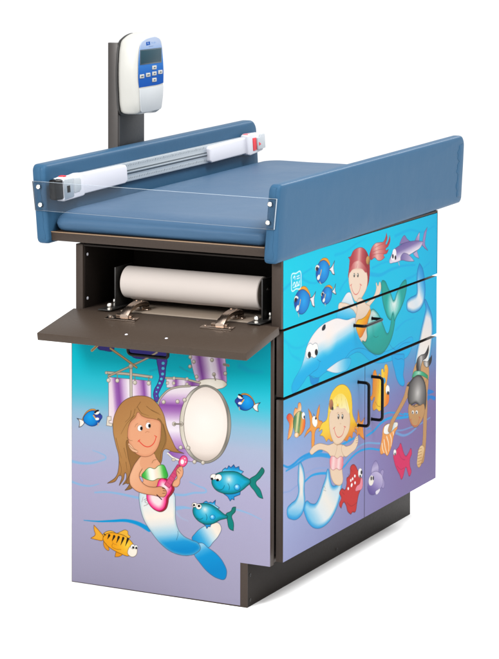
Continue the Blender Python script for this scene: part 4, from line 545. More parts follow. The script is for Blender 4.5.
('s', '323.6,466.8 337.5,491.6 365.9,502.7 395.9,501.1 424.9,483.5 442.4,455.3 447.9,439.3 418.6,455.9 379.2,466.2 368.7,478.6 362.3,468.3 337.7,468.5', [('g', (385.4, 504.6), (385.8, 455.0), [(0, '#fbe068'), (1, '#fdf0b8')])], None, 1.56),
('l', '365.9,500 359.7,470.9', '#c8a040', 1, 0.6, 1.0, 0.0),
('l', '394.6,497.4 398.9,461.9', '#c8a040', 1, 0.6, 1.0, 0.0),
('l', '421,481.5 435.9,448.2', '#c8a040', 1, 0.6, 1.0, 0.0),
('l', '379.1,477.2 374,467.1', '#c8a040', 1, 0.6, 1.0, 0.0),
('s', '341.5,481 339.8,474.2 335.1,469.8 328.7,469.1 322.3,472.3 317.5,478.4 315.7,485.8 317.4,492.6 322,496.9 328.4,497.6 334.9,494.5 339.7,488.4', [('g', (320.7, 500.1), (340.3, 466.4), [(0, '#c48a64'), (0.5, '#b0704c'), (1, '#5a4030')])], '#5a3c20', 0.9),
('s', '343.5,470.2 342.8,467.8 340.6,466.4 337.7,466.3 334.8,467.5 332.7,469.8 331.9,472.4 332.6,474.7 334.8,476.1 337.7,476.2 340.6,475 342.7,472.8', [('c', '#3a3030', 1.0)], None, 1.0),
('s', '381.7,440.3 380.9,436.9 378.7,434.7 375.6,434.4 372.5,435.9 370.2,439 369.4,442.7 370.2,446.1 372.4,448.3 375.5,448.7 378.6,447.1 380.9,444.1', [('c', '#4c4a44', 1.0)], None, 1.0),
('s', '376.8,443.5 376.5,442.2 375.4,441.4 373.9,441.3 372.4,441.9 371.4,443.2 371,444.6 371.3,445.9 372.4,446.7 373.9,446.8 375.4,446.2 376.4,444.9', [('c', '#f4f2ec', 1.0)], None, 1.0),
('s', '408,435.3 407.2,431.9 404.9,429.7 401.8,429.3 398.6,430.9 396.4,433.9 395.5,437.7 396.3,441.1 398.5,443.3 401.7,443.7 404.8,442.1 407.1,439.1', [('c', '#4c4a44', 1.0)], None, 1.0),
('s', '403,438.5 402.6,437.1 401.6,436.3 400.1,436.3 398.6,436.9 397.5,438.1 397.1,439.6 397.5,440.9 398.5,441.7 400,441.8 401.6,441.1 402.6,439.9', [('c', '#f4f2ec', 1.0)], None, 1.0),
('l', '365,452.3 375.4,452.6', '#a07850', 1, 1, 1.0, 0.0),
('l', '392.4,448.2 404.2,447.1', '#a07850', 1, 1, 1.0, 0.0),
('l', '386.2,420.7 392.7,417.8', '#c09068', 1, 1, 1.0, 0.0),
('l', '347.2,416.3 355.2,400.4 368.3,387.4 385.2,383.4 403.5,387 417.8,405.2', '#dc3c3c', 1.9, 1.9, 1.0, 0.0),
('l', '342.1,414.5 353.7,417.2', '#dc3c3c', 1.6, 1.6, 1.0, 0.0),
('l', '411.2,408.1 424.4,402.8', '#dc3c3c', 1.6, 1.6, 1.0, 0.0),
('s', '451,264.5 456.1,285.7 477.4,288.4 493.6,278.9 504.5,267 523.6,251.7 532,230.2 528.1,211.4 512,196.3 501.5,175.1 490.9,153.4 470.8,156.8! 460.1,152.5! 437.4,167.2 427.9,184.4 410.7,197.2 396.3,183.8! 383.1,197.3 396.1,212.6 384.1,230.2 399.7,237.8 422.2,230.7 431.3,243.7 432.5,260.1 440.4,261.2', [('c', '#cb2c2a', 1.0), ('e', '#a01e20', 5, 0.7)], '#5c1214', 1.56),
('l', '433.1,192.1 461.2,175.8 501.4,176.2', '#7a1618', 1, 1, 1.0, 0.0),
('l', '401.2,228.1 417,217.4', '#7a1618', 1, 1, 1.0, 0.0),
('l', '453.5,283.5 466.9,271.1', '#7a1618', 1, 1, 1.0, 0.0),
('l', '440.3,269.6 452.4,255.8', '#7a1618', 1, 1, 1.0, 0.0),
('s', '464.2,246.6 463.5,244.6 461.7,243.5 459.2,243.5 456.7,244.6 454.8,246.5 454.1,248.8 454.8,250.7 456.6,251.8 459.1,251.9 461.7,250.8 463.5,248.8', [('c', '#ffffff', 1.0)], None, 1.0),
('s', '476.2,248.5 475.5,246.5 473.7,245.4 471.2,245.3 468.7,246.4 466.8,248.4 466.1,250.6 466.8,252.6 468.6,253.7 471.1,253.8 473.7,252.6 475.5,250.7', [('c', '#ffffff', 1.0)], None, 1.0),
('s', '490.9,253.1 490.2,251.2 488.4,250 485.9,250 483.4,251.1 481.5,253.1 480.8,255.3 481.4,257.3 483.3,258.4 485.8,258.4 488.3,257.3 490.2,255.4', [('c', '#ffffff', 1.0)], None, 1.0),
('s', '471,233.4 470.3,231.4 468.5,230.3 466,230.3 463.5,231.4 461.6,233.3 460.9,235.6 461.6,237.5 463.4,238.6 465.9,238.7 468.5,237.6 470.3,235.6', [('c', '#ffffff', 1.0)], None, 1.0),
('s', '492.4,233.8 491.8,231.8 490,230.6 487.4,230.6 484.9,231.8 483,233.7 482.3,235.9 483,237.9 484.8,239.1 487.3,239.1 489.9,237.9 491.7,236', [('c', '#ffffff', 1.0)], None, 1.0),
('s', '447,227.4 446.4,225.5 444.6,224.4 442.1,224.4 439.6,225.5 437.8,227.4 437.1,229.6 437.7,231.6 439.5,232.7 442,232.7 444.5,231.6 446.4,229.7', [('c', '#ffffff', 1.0)], None, 1.0),
('s', '468.3,231.2 467.7,229.2 465.8,228.1 463.4,228.1 460.8,229.2 459,231.1 458.3,233.4 458.9,235.3 460.7,236.4 463.3,236.5 465.7,235.4 467.6,233.4', [('c', '#ffffff', 1.0)], None, 1.0),
('s', '536.5,251.8 534.7,245.4 529.5,241.6 522.4,241.3 515.2,244.7 510,250.7 508,257.9 509.8,264.2 515,268.1 522.1,268.4 529.2,265.1 534.5,259', [('c', '#fefcf6', 1.0)], '#3a2020', 0.9),
('s', '536.5,253.5 535.7,250.8 533.5,249.3 530.4,249.2 527.4,250.6 525.1,253.1 524.3,256.1 525,258.8 527.3,260.3 530.3,260.4 533.4,259 535.7,256.5', [('c', '#15131a', 1.0)], None, 1.0),
('s', '527.8,244.7 527,242.8 525.1,241.8 522.4,241.9 519.7,243 517.7,244.9 516.9,247 517.6,248.8 519.6,249.8 522.3,249.8 525,248.7 527,246.8', [('c', '#15131a', 1.0)], None, 1.0),
('s', '530.5,240.1 540.2,224.5 536.3,210.7 510.6,207.9 490.3,214.6 498.3,222.4 519.8,226.1', [('c', '#ef8c9e', 1.0)], '#8a2a3a', 1.3),
('s', '596.3,237.9! 605.8,258.1 626.5,267.4 647.6,248.1 650.7,229.2!', [('g', (623.7, 267.4), (624.1, 233.1), [(0, '#8e80b6'), (0.6, '#beb2d6'), (1, '#a698c6')])], '#54467a', 1.3),
('s', '659.1,222.8 673.1,232.4 684.5,227.1 680.4,209.6 690.5,193.1 687.9,178.1 663.8,189.1', [('c', '#a597c6', 1.0)], '#54467a', 1.3),
('s', '578.6,217.3 596.3,236.2 622.6,238 656.3,226.8 674.7,213.7 679.2,192.6 663.9,180.5 638.7,174.6 606.7,174.2 580.3,187.5 571.9,203.5', [('g', (638.0, 233.0), (603.9, 177.7), [(0, '#c6badc'), (0.45, '#a597c8'), (0.75, '#7d6cac'), (1, '#66549a')])], '#54467a', 1.3),
('s', '627.5,176.5 645.6,181.1 659.7,179.7 647.2,169.8 631.8,170.4', [('c', '#e9e2f0', 1.0)], '#54467a', 1.04),
('s', '580,218.7 586.7,228.6 610.3,226.4 615.9,216.1 610.5,206.4 582.8,210.7', [('c', '#f5eee2', 1.0)], None, 1.56),
('s', '603.4,222.2 602.7,219.5 600.7,217.8 597.9,217.7 595.1,219 593.1,221.6 592.3,224.6 593,227.2 595,228.9 597.8,229.1 600.6,227.7 602.6,225.2', [('c', '#3a3440', 1.0)], None, 1.0),
('s', '617.3,219.8 616.6,217.1 614.6,215.4 611.8,215.2 609,216.6 607,219.1 606.2,222.1 606.9,224.8 608.9,226.5 611.7,226.7 614.4,225.3 616.5,222.8', [('c', '#3a3440', 1.0)], None, 1.0),
('s', '596.6,457.4 604.5,489.9 612.4,525.3 620.7,526.7 633.4,511.4 639,503.6 651.5,511.1 662.8,502.2 665.4,520.6 676.7,520.3 683.9,509.9 686.5,526.6 699.2,529.6 712.1,517.6 708.2,488.4 702.7,472.2 718.7,446.3 717.6,417.7 695,409.3 673.8,408.7 652.8,403 633.1,413.6 609.5,415.2 603.8,426 618.8,450.4 598.1,444 589.7,455.8', [('g', (600.5, 479.3), (713.0, 447.3), [(0, '#ee8a24'), (0.3, '#f2a82a'), (0.5, '#fad634'), (0.75, '#f8b82c'), (1, '#ee8022')])], '#8a5414', 1.3),
('l', '632.2,496.3 621.5,458.4', '#c8861c', 1, 0.6, 1.0, 0.0),
('l', '648.9,499 642.5,448.9', '#c8861c', 1, 0.6, 1.0, 0.0),
('l', '695.1,519.4 687,486.5', '#c8861c', 1, 0.6, 1.0, 0.0),
('l', '671.1,515 670,489.5', '#c8861c', 1, 0.6, 1.0, 0.0),
('l', '620.7,521 625.3,491.8', '#c8861c', 1, 0.6, 1.0, 0.0),
('s', '672.8,491.9 691.2,490.3 695.5,482.1 684.3,475.5 668.7,484', [('c', '#2aa0d4', 1.0)], None, 1.56),
('l', '624.5,435.1 642.8,420.3 656.9,415.9', '#8a5414', 1.2, 1.2, 1.0, 0.0),
('s', '724.3,452.2 722.4,445.9 717.3,442 710.2,441.5 703.1,444.6 697.8,450.4 695.8,457.4 697.6,463.6 702.8,467.5 709.9,468 717,464.9 722.3,459.2', [('c', '#fefcf6', 1.0)], '#3a3230', 0.9),
('s', '720.8,443 719.8,440.6 717,439.2 713.1,439.3 709.1,440.7 706.3,443.1 705.2,445.9 706.2,448.3 709,449.7 712.9,449.6 716.9,448.2 719.7,445.8', [('c', '#15131a', 1.0)], None, 1.0),
('s', '680.1,350.2 697,356.7 728.4,352.3 757.1,350.2 781.7,340.7 781.9,332 764.6,322 753.3,309.8 743.5,290.4 730.8,276.8 712.4,264.4 689.5,276 661.3,280.7 656.9,293.1 665.1,310.3 672,324.3', [('c', '#f2a050', 1.0), ('e', '#e0862c', 4, 0.5)], '#8a5420', 1.3),
('l', '686.2,314.6 693.6,293 708.1,268.2', '#fbe9d0', 4.6, 3, 1.0, 0.0),
('l', '704.6,320.7 719.1,296.5 719.3,276.2', '#fbe9d0', 4.6, 3, 1.0, 0.0),
('l', '728.8,321.6 739,304 736.3,287.2', '#fbe9d0', 4.6, 3, 1.0, 0.0),
('l', '672.2,307.1 676.6,290.7 686.7,277.2', '#fbe9d0', 4.6, 3, 1.0, 0.0),
('l', '750.2,324.9 754.7,315.3', '#fbe9d0', 4.6, 3, 1.0, 0.0),
('l', '696.1,315.5 707.7,293 715.1,274.2', '#e06a3a', 2, 1.4, 1.0, 0.0),
('s', '683.1,339.3 687.2,350.6 707,355.3 735.5,352.6 757.1,351.3 784.7,339.6 761.6,333 728.7,326.8 703.1,327.3', [('g', (692.9, 350.6), (764.6, 327.8), [(0, '#fdfaf4'), (0.4, '#f6f2ee'), (0.6, '#9ed0ea'), (1, '#f4ece0')])], '#8a6a40', 1.3),
('s', '755.3,263.1 775.4,268.8 792.8,274 804.3,281.5 816.1,268 826.6,251.3 845.9,235.6 865,242.2 881.2,250.7 888.8,235.6 874.2,219.7 874.4,203.2 885.1,178.6 871.9,170.8 856.9,187.5 843.4,202.7 834.7,194 827.5,182.1 813,174.1 799.7,189.8 780.5,208.4 762.9,230.8', [('c', '#dc2462', 1.0), ('e', '#b81a50', 5, 0.6)], '#6a1030', 1.3),
('l', '790,258.8 809.2,237.4 838.7,225.4', '#8a1640', 1, 1, 1.0, 0.0),
('l', '780.4,220.1 809.7,204 834.6,204', '#8a1640', 1, 1, 1.0, 0.0),
('s', '774.1,260.9 772.8,256.9 769.1,254.4 764.1,254.3 759,256.5 755.3,260.5 753.8,265.1 755.2,269.2 758.8,271.6 763.8,271.7 768.9,269.5 772.7,265.6', [('c', '#fefcf6', 1.0)], '#3a3230', 0.8),
('s', '769.8,257.2 769.2,255.4 767.7,254.3 765.5,254.3 763.3,255.2 761.7,257 761.1,259 761.7,260.7 763.2,261.8 765.4,261.9 767.6,260.9 769.2,259.2', [('c', '#15131a', 1.0)], None, 1.0),
('s', '906.2,488.5 927,498.4 961.8,493.6 1010.8,471.5 1014.4,436.9 1004,417.8 887.5,438.8 891.6,467.5', [('c', '#c99a66', 1.0)], '#6a4a2a', 1.3),
('s', '884.6,433.5 840.8,397.6 797.3,373.7 752.8,347.5 735.8,329.5 714.3,334.9 726.9,353.7 776.9,383.4 824.5,412.3 865.2,448.7', [('c', '#c2925f', 1.0)], '#6a4a2a', 1.3),
('s', '1005.3,432.5 1002.9,385.2 1003.6,340.4 999.6,296.3 995.7,252.4 988.5,218 972.2,188.6 950.8,200.8 962.5,229.3 971.1,266.2 973.4,316.3 978.8,362.9 978.1,416.6', [('c', '#c2925f', 1.0)], '#6a4a2a', 1.3),
('s', '924.5,462.9! 918.2,486.4 924,504.3 949.4,512.3 984.3,513 1000.9,522.7 1011.5,532.2! 1010.2,512.1 995.1,498.6 964.8,491.9 954.4,478.9 950.2,458.9!', [('g', (924.1, 497.2), (999.5, 514.0), [(0, '#2a2828'), (0.4, '#c8c4c0'), (0.55, '#8a8684'), (1, '#221f20')]), ('e', '#2e2b2b', 4, 0.7)], '#141212', 1.3),
('s', '972.5,487.7 1003,484.8 1019.8,490.8 1036.6,498.7! 1033.8,480.1 1013.9,469.2 987.9,472.5', [('g', (977.1, 482.1), (1030.5, 490.8), [(0, '#8a8684'), (0.35, '#dedad6'), (0.7, '#3a3636'), (1, '#1f1c1c')])], '#141212', 1.3),
('l', '1018.2,494.7 1012.2,486.2', '#141212', 3, 2, 1.0, 0.0),
('s', '866,384.1 855.4,409.5 865.3,435.8! 849.1,440.5! 877,449.5 902.2,458 932.1,458.6 962.5,446.1 985.6,422.9 995.1,395.6 995.5,371.7 988.2,346.3 918.2,377.2', [('r', (929.9, 404.6), (994.3, 348.1), [(0, '#cfcbc7'), (0.35, '#8a8683'), (1, '#2c2929')]), ('e', '#232020', 9, 0.9)], '#141212', 1.3),
('s', '885.8,458.5! 897.5,470 932,469.2 977.5,456.5 1006.7,442.4! 1006.8,432.2! 967,448.3 927.6,458.2 894.7,457', [('g', (887.2, 465.4), (1008.3, 437.9), [(0, '#1c9464'), (0.4, '#a8dcc0'), (0.6, '#3cae80'), (1, '#168a5a')])], '#0c5a3c', 1.3),
('s', '860.3,373.4 864.6,382.6 888.4,375.2 918.3,374.3 948.5,364.5 978.8,361.7 985.2,343.8 970.3,322.9 946.3,309.8 916.2,305.6 886.2,318.5 866.6,342.9', [('c', '#c4945f', 1.0), ('e', '#a87848', 5, 0.6)], '#5a3c20', 1.3),
('s', '903.6,352.9 902.5,350.3 899.2,348.8 894.7,349 890.2,350.6 886.9,353.3 885.7,356.3 886.9,358.9 890.1,360.3 894.6,360.2 899.1,358.6 902.4,355.9', [('c', '#f8f4ee', 1.0)], '#5a3c20', 0.7),
('s', '897.3,352.9 896.8,351.4 895.3,350.5 893.2,350.4 891.2,351.3 889.6,352.7 889.1,354.5 889.6,356 891.1,356.9 893.1,356.9 895.2,356.1 896.7,354.6', [('c', '#15131a', 1.0)], None, 1.0),
('s', '932.2,347.4 931,344.8 927.7,343.4 923.2,343.5 918.7,345.1 915.4,347.8 914.1,350.9 915.3,353.4 918.5,354.9 923,354.8 927.6,353.2 930.9,350.5', [('c', '#f8f4ee', 1.0)], '#5a3c20', 0.7),
('s', '925.8,347.5 925.3,345.9 923.8,345 921.7,345 919.6,345.8 918.1,347.3 917.5,349 918,350.6 919.6,351.4 921.6,351.5 923.7,350.7 925.2,349.2', [('c', '#15131a', 1.0)], None, 1.0),
('l', '910.8,372.7 892.9,370.8', '#2a2424', 2.4, 1, 1.0, 0.0),
('l', '903.4,368.2 945.5,365', '#2a2424', 1.6, 1, 1.0, 0.0),
('l', '878.6,335.9 889.2,320.9 910.2,310.9 931.2,311.5 946,329.4', '#cc3a34', 1.8, 1.8, 1.0, 0.0),
('l', '872.6,334.7 884.5,336.5', '#cc3a34', 1.5, 1.5, 1.0, 0.0),
('l', '939.9,332.3 952.1,326.4', '#cc3a34', 1.5, 1.5, 1.0, 0.0),
('s', '960.8,243.3 983.8,227.9 976.5,208.6 961.6,187.9 943.5,181 928.3,191.9 931,215 939.8,235.1', [('g', (935.2, 234.9), (966.2, 186.9), [(0, '#f2d4a4'), (1, '#d8a468')])], '#7a5a34', 1.3),
('l', '932.2,236.1 962.4,234.7', '#9a6a38', 1.4, 1.4, 1.0, 0.0),
('l', '932.3,227.2 962.6,225.7', '#9a6a38', 1.4, 1.4, 1.0, 0.0),
('l', '932.5,218.3 962.7,216.8', '#9a6a38', 1.4, 1.4, 1.0, 0.0),
('l', '932.6,209.4 962.8,207.8', '#9a6a38', 1.4, 1.4, 1.0, 0.0),
('l', '932.7,200.4 962.9,198.9', '#9a6a38', 1.4, 1.4, 1.0, 0.0),
('l', '932.8,191.5 963.1,189.9', '#9a6a38', 1.4, 1.4, 1.0, 0.0),
('l', '985.3,227.6 973.5,206.2 958.6,188.5', '#a8763e', 3, 2, 1.0, 0.0)]
ART_KEYPAD=[
('bg', None, [('g', (546.4, 1450.2), (546.6, 1296.1), [(0, '#cfdcf4'), (0.12, '#c2d3f2'), (0.3, '#8db2e8'), (0.5, '#3f86d8'), (0.75, '#1d66c6'), (1, '#1458b8')])]),
('s', '516.2,1436.4! 538.7,1437.2! 539.9,1428.2! 517.4,1427.1!', [('c', '#1c62c0', 1.0)], '#1c62c0', 1.04),
('l', '523.9,1430.5 527.4,1434.4 532.2,1430', '#e8f2ff', 1, 1, 1.0, 0.0),
('l', '546.4,1430.4 550,1434.9 553.6,1430.6', '#5a9ae0', 1, 1, 1.0, 0.0),
('l', '557.1,1431 557.1,1435.1', '#5a9ae0', 1, 1, 1.0, 0.0),
('l', '561.9,1431.3 567.9,1431.6', '#5a9ae0', 1, 1, 1.0, 0.0),
('l', '561.9,1434.2 569.1,1434.4', '#5a9ae0', 1, 1, 1.0, 0.0),
('l', '572.7,1431.9 573.9,1434.7', '#5a9ae0', 1, 1, 1.0, 0.0),
('l', '532.2,1422.5 559.5,1423.3', '#6a7a98', 0.9, 0.9, 1.0, 0.0)]

# ------------------------------------------------------------------ objects
def empty(name, loc, label, cat, group=None):
    o = bpy.data.objects.new(name, None); COL.objects.link(o); o.location = loc; o.empty_display_size = .05
    o['label'] = label; o['category'] = cat
    if group: o['group'] = group
    return o
def origin(o):
    v = Vector((0, 0, 0))
    while o is not None: v += o.location; o = o.parent
    return v
def finish(name, me, mats, parent, smooth=35, label=None):
    for m in (mats if isinstance(mats, (list, tuple)) else [mats]): me.materials.append(m)
    o = bpy.data.objects.new(name, me); COL.objects.link(o)
    if parent is not None:
        o.parent = parent; me.transform(Matrix.Translation(-origin(parent)))
    if smooth:
        me.shade_smooth(); me.set_sharp_from_angle(angle=math.radians(smooth))
    if label: o['label'] = label
    return o
class MB:
    """collects primitives into one bmesh (world coordinates)"""
    def __init__(s): s.b = bmesh.new()
    def box(s, x0, x1, y0, y1, z0, z1, bev=.0012, seg=2, mi=0, f=None):
        t = bmesh.new(); r = bmesh.ops.create_cube(t, size=1)
        for v in t.verts: v.co = Vector(((x0+x1)/2+v.co.x*(x1-x0), (y0+y1)/2+v.co.y*(y1-y0), (z0+z1)/2+v.co.z*(z1-z0)))
        if bev: bmesh.ops.bevel(t, geom=list(t.edges), offset=bev, segments=seg, profile=.5, affect='EDGES')
        return s.add(t, mi, f)
    def add(s, t, mi=0, f=None):
        if f:
            for v in t.verts: v.co = Vector(f(v.co))
        for fc in t.faces: fc.material_index = mi
        me = bpy.data.meshes.new('tmp'); t.to_mesh(me); t.free()
        s.b.from_mesh(me); bpy.data.meshes.remove(me); return s
    def prism(s, pts, a, b, bev=0, mi=0, f=None, seg=2):
        """pts: 3D loop; extruded by vector from a to b (vectors)"""
        t = bmesh.new(); a, b = Vector(a), Vector(b)
        lo = [t.verts.new(Vector(p)+a) for p in pts]; hi = [t.verts.new(Vector(p)+b) for p in pts]; n = len(pts)
        t.faces.new(lo[::-1]); t.faces.new(hi)
        for i in range(n): t.faces.new((lo[i], lo[(i+1) % n], hi[(i+1) % n], hi[i]))
        bmesh.ops.recalc_face_normals(t, faces=list(t.faces))
        if bev: bmesh.ops.bevel(t, geom=list(t.edges), offset=bev, segments=seg, profile=.5, affect='EDGES')
        return s.add(t, mi, f)
    def rings(s, R, cap=True, mi=0, close=True):
        """loft closed rings (lists of points with equal length)"""
        t = bmesh.new(); V = [[t.verts.new(Vector(p)) for p in r] for r in R]; n = len(V[0])
        for a, b in zip(V[:-1], V[1:]):
            for i in range(n): t.faces.new((a[i], a[(i+1) % n], b[(i+1) % n], b[i]))
        if cap: t.faces.new(V[0][::-1]); t.faces.new(V[-1])
        bmesh.ops.recalc_face_normals(t, faces=list(t.faces)); return s.add(t, mi)
    def tube(s, P, r, n=12, mi=0, bend=0, cap=True):
        P = [Vector(p) for p in P]
        if bend:
            Q = [P[0]]
            for i in range(1, len(P)-1):
                a = (P[i-1]-P[i]).normalized()*bend; b = (P[i+1]-P[i]).normalized()*bend
                for k in range(6):
                    t = k/5; Q.append(P[i]+a*(1-t)**2+b*t**2)
            Q.append(P[-1]); P = Q
        R = []; up = None
        for i, p in enumerate(P):
            d = ((P[min(i+1, len(P)-1)]-P[max(i-1, 0)])).normalized()
            if up is None: up = d.orthogonal().normalized()
            up = (up-d*up.dot(d)).normalized(); w = d.cross(up)
            R.append([p+(up*math.cos(2*PI*k/n)+w*math.sin(2*PI*k/n))*(r if not callable(r) else r(i)) for k in range(n)])
        return s.rings(R, cap, mi)
    def lathe(s, base, axis, prof, n=20, mi=0):
        base = Vector(base); d = Vector(axis).normalized(); u = d.orthogonal().normalized(); w = d.cross(u)
        return s.rings([[base+d*h+(u*math.cos(2*PI*k/n)+w*math.sin(2*PI*k/n))*max(r, 1e-5) for k in range(n)] for r, h in prof], True, mi)
    def build(s, name, mats, parent, smooth=35, label=None):
        me = bpy.data.meshes.new(name); s.b.to_mesh(me); s.b.free()
        return finish(name, me, mats, parent, smooth, label)

def printed_slab(name, cv, plane, pos, thick, u0, u1, v0, v1, parent, notch=None, label=None, mats=None):
    """a laminate board whose front face is a fine grid carrying the print in point colours.
    plane 'x': face looks along +x at x=pos, (u,v)=(y,z); plane 'y': face looks along -y at y=pos, (u,v)=(x,z)"""
    iu = (cv.u >= u0*1000+.2) & (cv.u <= u1*1000-.2); iv = (cv.v >= v0*1000+.2) & (cv.v <= v1*1000-.2)
    us = np.concatenate([[u0*1000], cv.u[iu], [u1*1000]])/1000; vs = np.concatenate([[v0*1000], cv.v[iv], [v1*1000]])/1000
    ku = np.concatenate([[np.argmax(iu)], np.nonzero(iu)[0], [np.nonzero(iu)[0][-1]]]); kv = np.concatenate([[np.argmax(iv)], np.nonzero(iv)[0], [np.nonzero(iv)[0][-1]]])
    if notch:                                     # snap grid lines to the notch corner (u > nu and v < nv is cut away)
        a = np.argmin(abs(us-notch[0])); us[a] = notch[0]; b = np.argmin(abs(vs-notch[1])); vs[b] = notch[1]
    nu, nv = len(us), len(vs); cvl = cv.lin()[np.ix_(kv, ku)]
    U, Vv = np.meshgrid(us, vs); co = np.zeros((nv*nu, 3))
    I = 1 if plane == 'x' else 0; A = 0 if plane == 'x' else 1
    co[:, I] = U.ravel(); co[:, 2] = Vv.ravel(); co[:, A] = pos
    ids = np.arange(nv*nu).reshape(nv, nu)
    q = np.stack([ids[:-1, :-1], ids[:-1, 1:], ids[1:, 1:], ids[1:, :-1]], -1).reshape(-1, 4)
    if notch:
        cu = (U[:-1, :-1]+U[:-1, 1:])/2; cw = (Vv[:-1, :-1]+Vv[1:, :-1])/2
        q = q[~((cu > notch[0]) & (cw < notch[1])).ravel()]
    # body of the board: outline prism without the printed face
    out = [(u0, v0), (u1, v0), (u1, v1), (u0, v1)] if not notch else [(u0, v0), (notch[0], v0), (notch[0], notch[1]), (u1, notch[1]), (u1, v1), (u0, v1)]
    n = len(out); back = pos-thick if plane == 'x' else pos+thick; base = len(co)
    def p3(u, v, d):
        r = [0, 0, v]; r[I] = u; r[A] = d; return r
    eps = -.0007 if plane == 'x' else .0007
    co = np.concatenate([co, [p3(u, v, pos+eps*0) for u, v in out], [p3(u, v, back) for u, v in out]])
    sides = [[base+i, base+(i+1) % n, base+n+(i+1) % n, base+n+i] for i in range(n)]
    if plane == 'y': sides = [s_[::-1] for s_ in sides]
    if plane == 'x': sides = [s_[::-1] for s_ in sides]
    bk = list(range(base+n, base+2*n))
    me = bpy.data.meshes.new(name)
    nq = len(q); loops = np.concatenate([q.ravel(), np.array(sides).ravel(), np.array(bk)]).astype(np.int32)
    starts = np.concatenate([np.arange(nq)*4, nq*4+np.arange(n)*4, [nq*4+n*4]]).astype(np.int32)
    me.vertices.add(len(co)); me.vertices.foreach_set('co', co.astype(np.float32).ravel())
    me.loops.add(len(loops)); me.loops.foreach_set('vertex_index', loops)
    me.polygons.add(len(starts)); me.polygons.foreach_set('loop_start', starts)
    mi = np.zeros(len(starts), np.int32); mi[nq:] = 1
    at = me.color_attributes.new('Print', 'FLOAT_COLOR', 'POINT')
    c4 = np.ones((len(co), 4), np.float32); c4[:nu*nv, :3] = cvl.reshape(-1, 3); at.data.foreach_set('color', c4.ravel())
    me.polygons.foreach_set('material_index', mi)
    me.update(calc_edges=True); me.validate()
    o = finish(name, me, mats or [M['print'], M['brown']], parent, 0, label)
    return o

# ------------------------------------------------------------------ the setting
fl = MB(); t = bmesh.new(); bmesh.ops.create_grid(t, x_segments=1, y_segments=1, size=1)
for v in t.verts: v.co = Vector((v.co.x*150, v.co.y*150+20, 0))
fl.add(t)
M['floor'] = new_mat('white_studio_floor', (.955, .955, .955, 1), .9, spec=.1, mottle=(2, .004))
floor = fl.build('floor', M['floor'], None, 0); floor['kind'] = 'structure'

# ------------------------------------------------------------------ exam table
CF = Canvas(0, 600, 0, 722, 1, 1); CF.draw(ART_FRONT)
CS = Canvas(20, 1072, 122, 920, 2, 1, 0.425); CS.draw(ART_SIDE)
TB = empty('exam_table', (.3, .55, 0), 'brown pediatric exam table with padded blue top and underwater mermaid murals', 'exam table')
W, DX, YE = .600, .621, 1.072
printed_slab('front_panel', CF, 'y', 0, .022, 0, W, 0, .722, TB, (.513, .1175), 'lower front panel printed with a mermaid playing guitar by a drum kit')
# cabinet body
b = MB()
b.box(.0, .022, .0225, 1.05, .0, .9195)              # left side
b.box(.022, .5925, 1.03, 1.05, .1175, .92)           # back
b.box(.022, .5925, .0225, 1.03, .1180, .136)         # bottom
b.box(.022, .578, .30, .318, .746, .9195)            # back of the open compartment
b.box(.0225, .5920, .0095, 1.03, .7225, .7445, .0005)  # compartment floor board
b.build('cabinet_body', M['brown'], TB)
b = MB()
b.box(.5925, .6205, .0205, .0299, .7372, .9196, .0006)
b.build('corner_stile', M['brown'], TB)
b = MB(); b.box(.5790, .5915, .0228, 1.071, .1185, .7200); b.box(.5930, .5990, .0302, 1.071, .7372, .9195); b.build('side_board', M['brown_dark'], TB)  # dark tone stands in for the shade in the gap beside the doors
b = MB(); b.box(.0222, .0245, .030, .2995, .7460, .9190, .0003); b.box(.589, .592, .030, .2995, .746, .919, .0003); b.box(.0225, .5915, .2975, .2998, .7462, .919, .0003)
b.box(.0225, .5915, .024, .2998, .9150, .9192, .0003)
ln = b.build('shade_lining', M['brown_dark'], TB)  # dark sheets that put the compartment's shade into their colour
for y, z in ((.0427, .8901), (.0426, .7701)):
    b = MB(); b.lathe((.0245, y, z), (1, 0, 0), [(.0046, 0), (.0046, .001), (.003, .0024), (0, .0028)], 14); b.build('screw', M['white'], ln)
b = MB(); b.box(.135, .520, .030, .2970, .7446, .7474, .0008); b.build('shelf_liner', M['shelf'], TB)  # lighter taupe sheet over the middle of the compartment floor
# toe kick
b = MB(); b.box(.5135, .534, .002, 1.084, .0, .1170); tk = b.build('toe_kick', M['brown_dark'], TB)
b = MB(); b.box(.5132, .5343, -.0002, .0018, .0, .1173, .0004); b.build('edge_band', M['brown'], tk)
for y, z in ((.0151, .0837), (.0154, .0174), (.5561, .0201)):
    b = MB(); b.lathe((.534, y, z), (1, 0, 0), [(.0045, -.001), (.0045, .0012), (.003, .0018), (.0022, .0004), (0, .0004)], 14); b.build('screw', M['blackmatte'], tk)
# printed boards of the long side
printed_slab('fascia_panel', CS, 'x', DX, .0195, .0305, YE, .7368, .9185, TB, None, 'top side panel printed with a red haired mermaid, tang fish and a purple shark')
dr = printed_slab('drawer', CS, 'x', DX, .0205, .0335, YE, .5575, .7299, TB, None, 'wide drawer front printed with a dolphin')
d1 = printed_slab('cabinet_door', CS, 'x', DX, .0205, .0335, .5500, .1231, .5492, TB, None, 'cabinet door printed with a blonde mermaid holding starfish')
d2 = printed_slab('cabinet_door', CS, 'x', DX, .0205, .5530, YE, .1231, .5492, TB, None, 'cabinet door printed with a dark haired diving mermaid')
def bow(name, p, q, out, par, r=.0043):
    p, q, out = Vector(p), Vector(q), Vector(out)
    b = MB(); b.tube([p, p+out, q+out, q], r, 12, 0, .011)
    for a in (p, q): b.lathe(a-out.normalized()*.001, out, [(r*1.25, 0), (r*1.25, .002), (r, .0025)], 14)
    return b.build(name, M['black'], par, 50)
bow('drawer_handle', (DX, .476, .676), (DX, .598, .6765), (.033, 0, 0), dr)
bow('door_handle', (DX, .505, .5132), (DX, .505, .3925), (.033, 0, 0), d1)
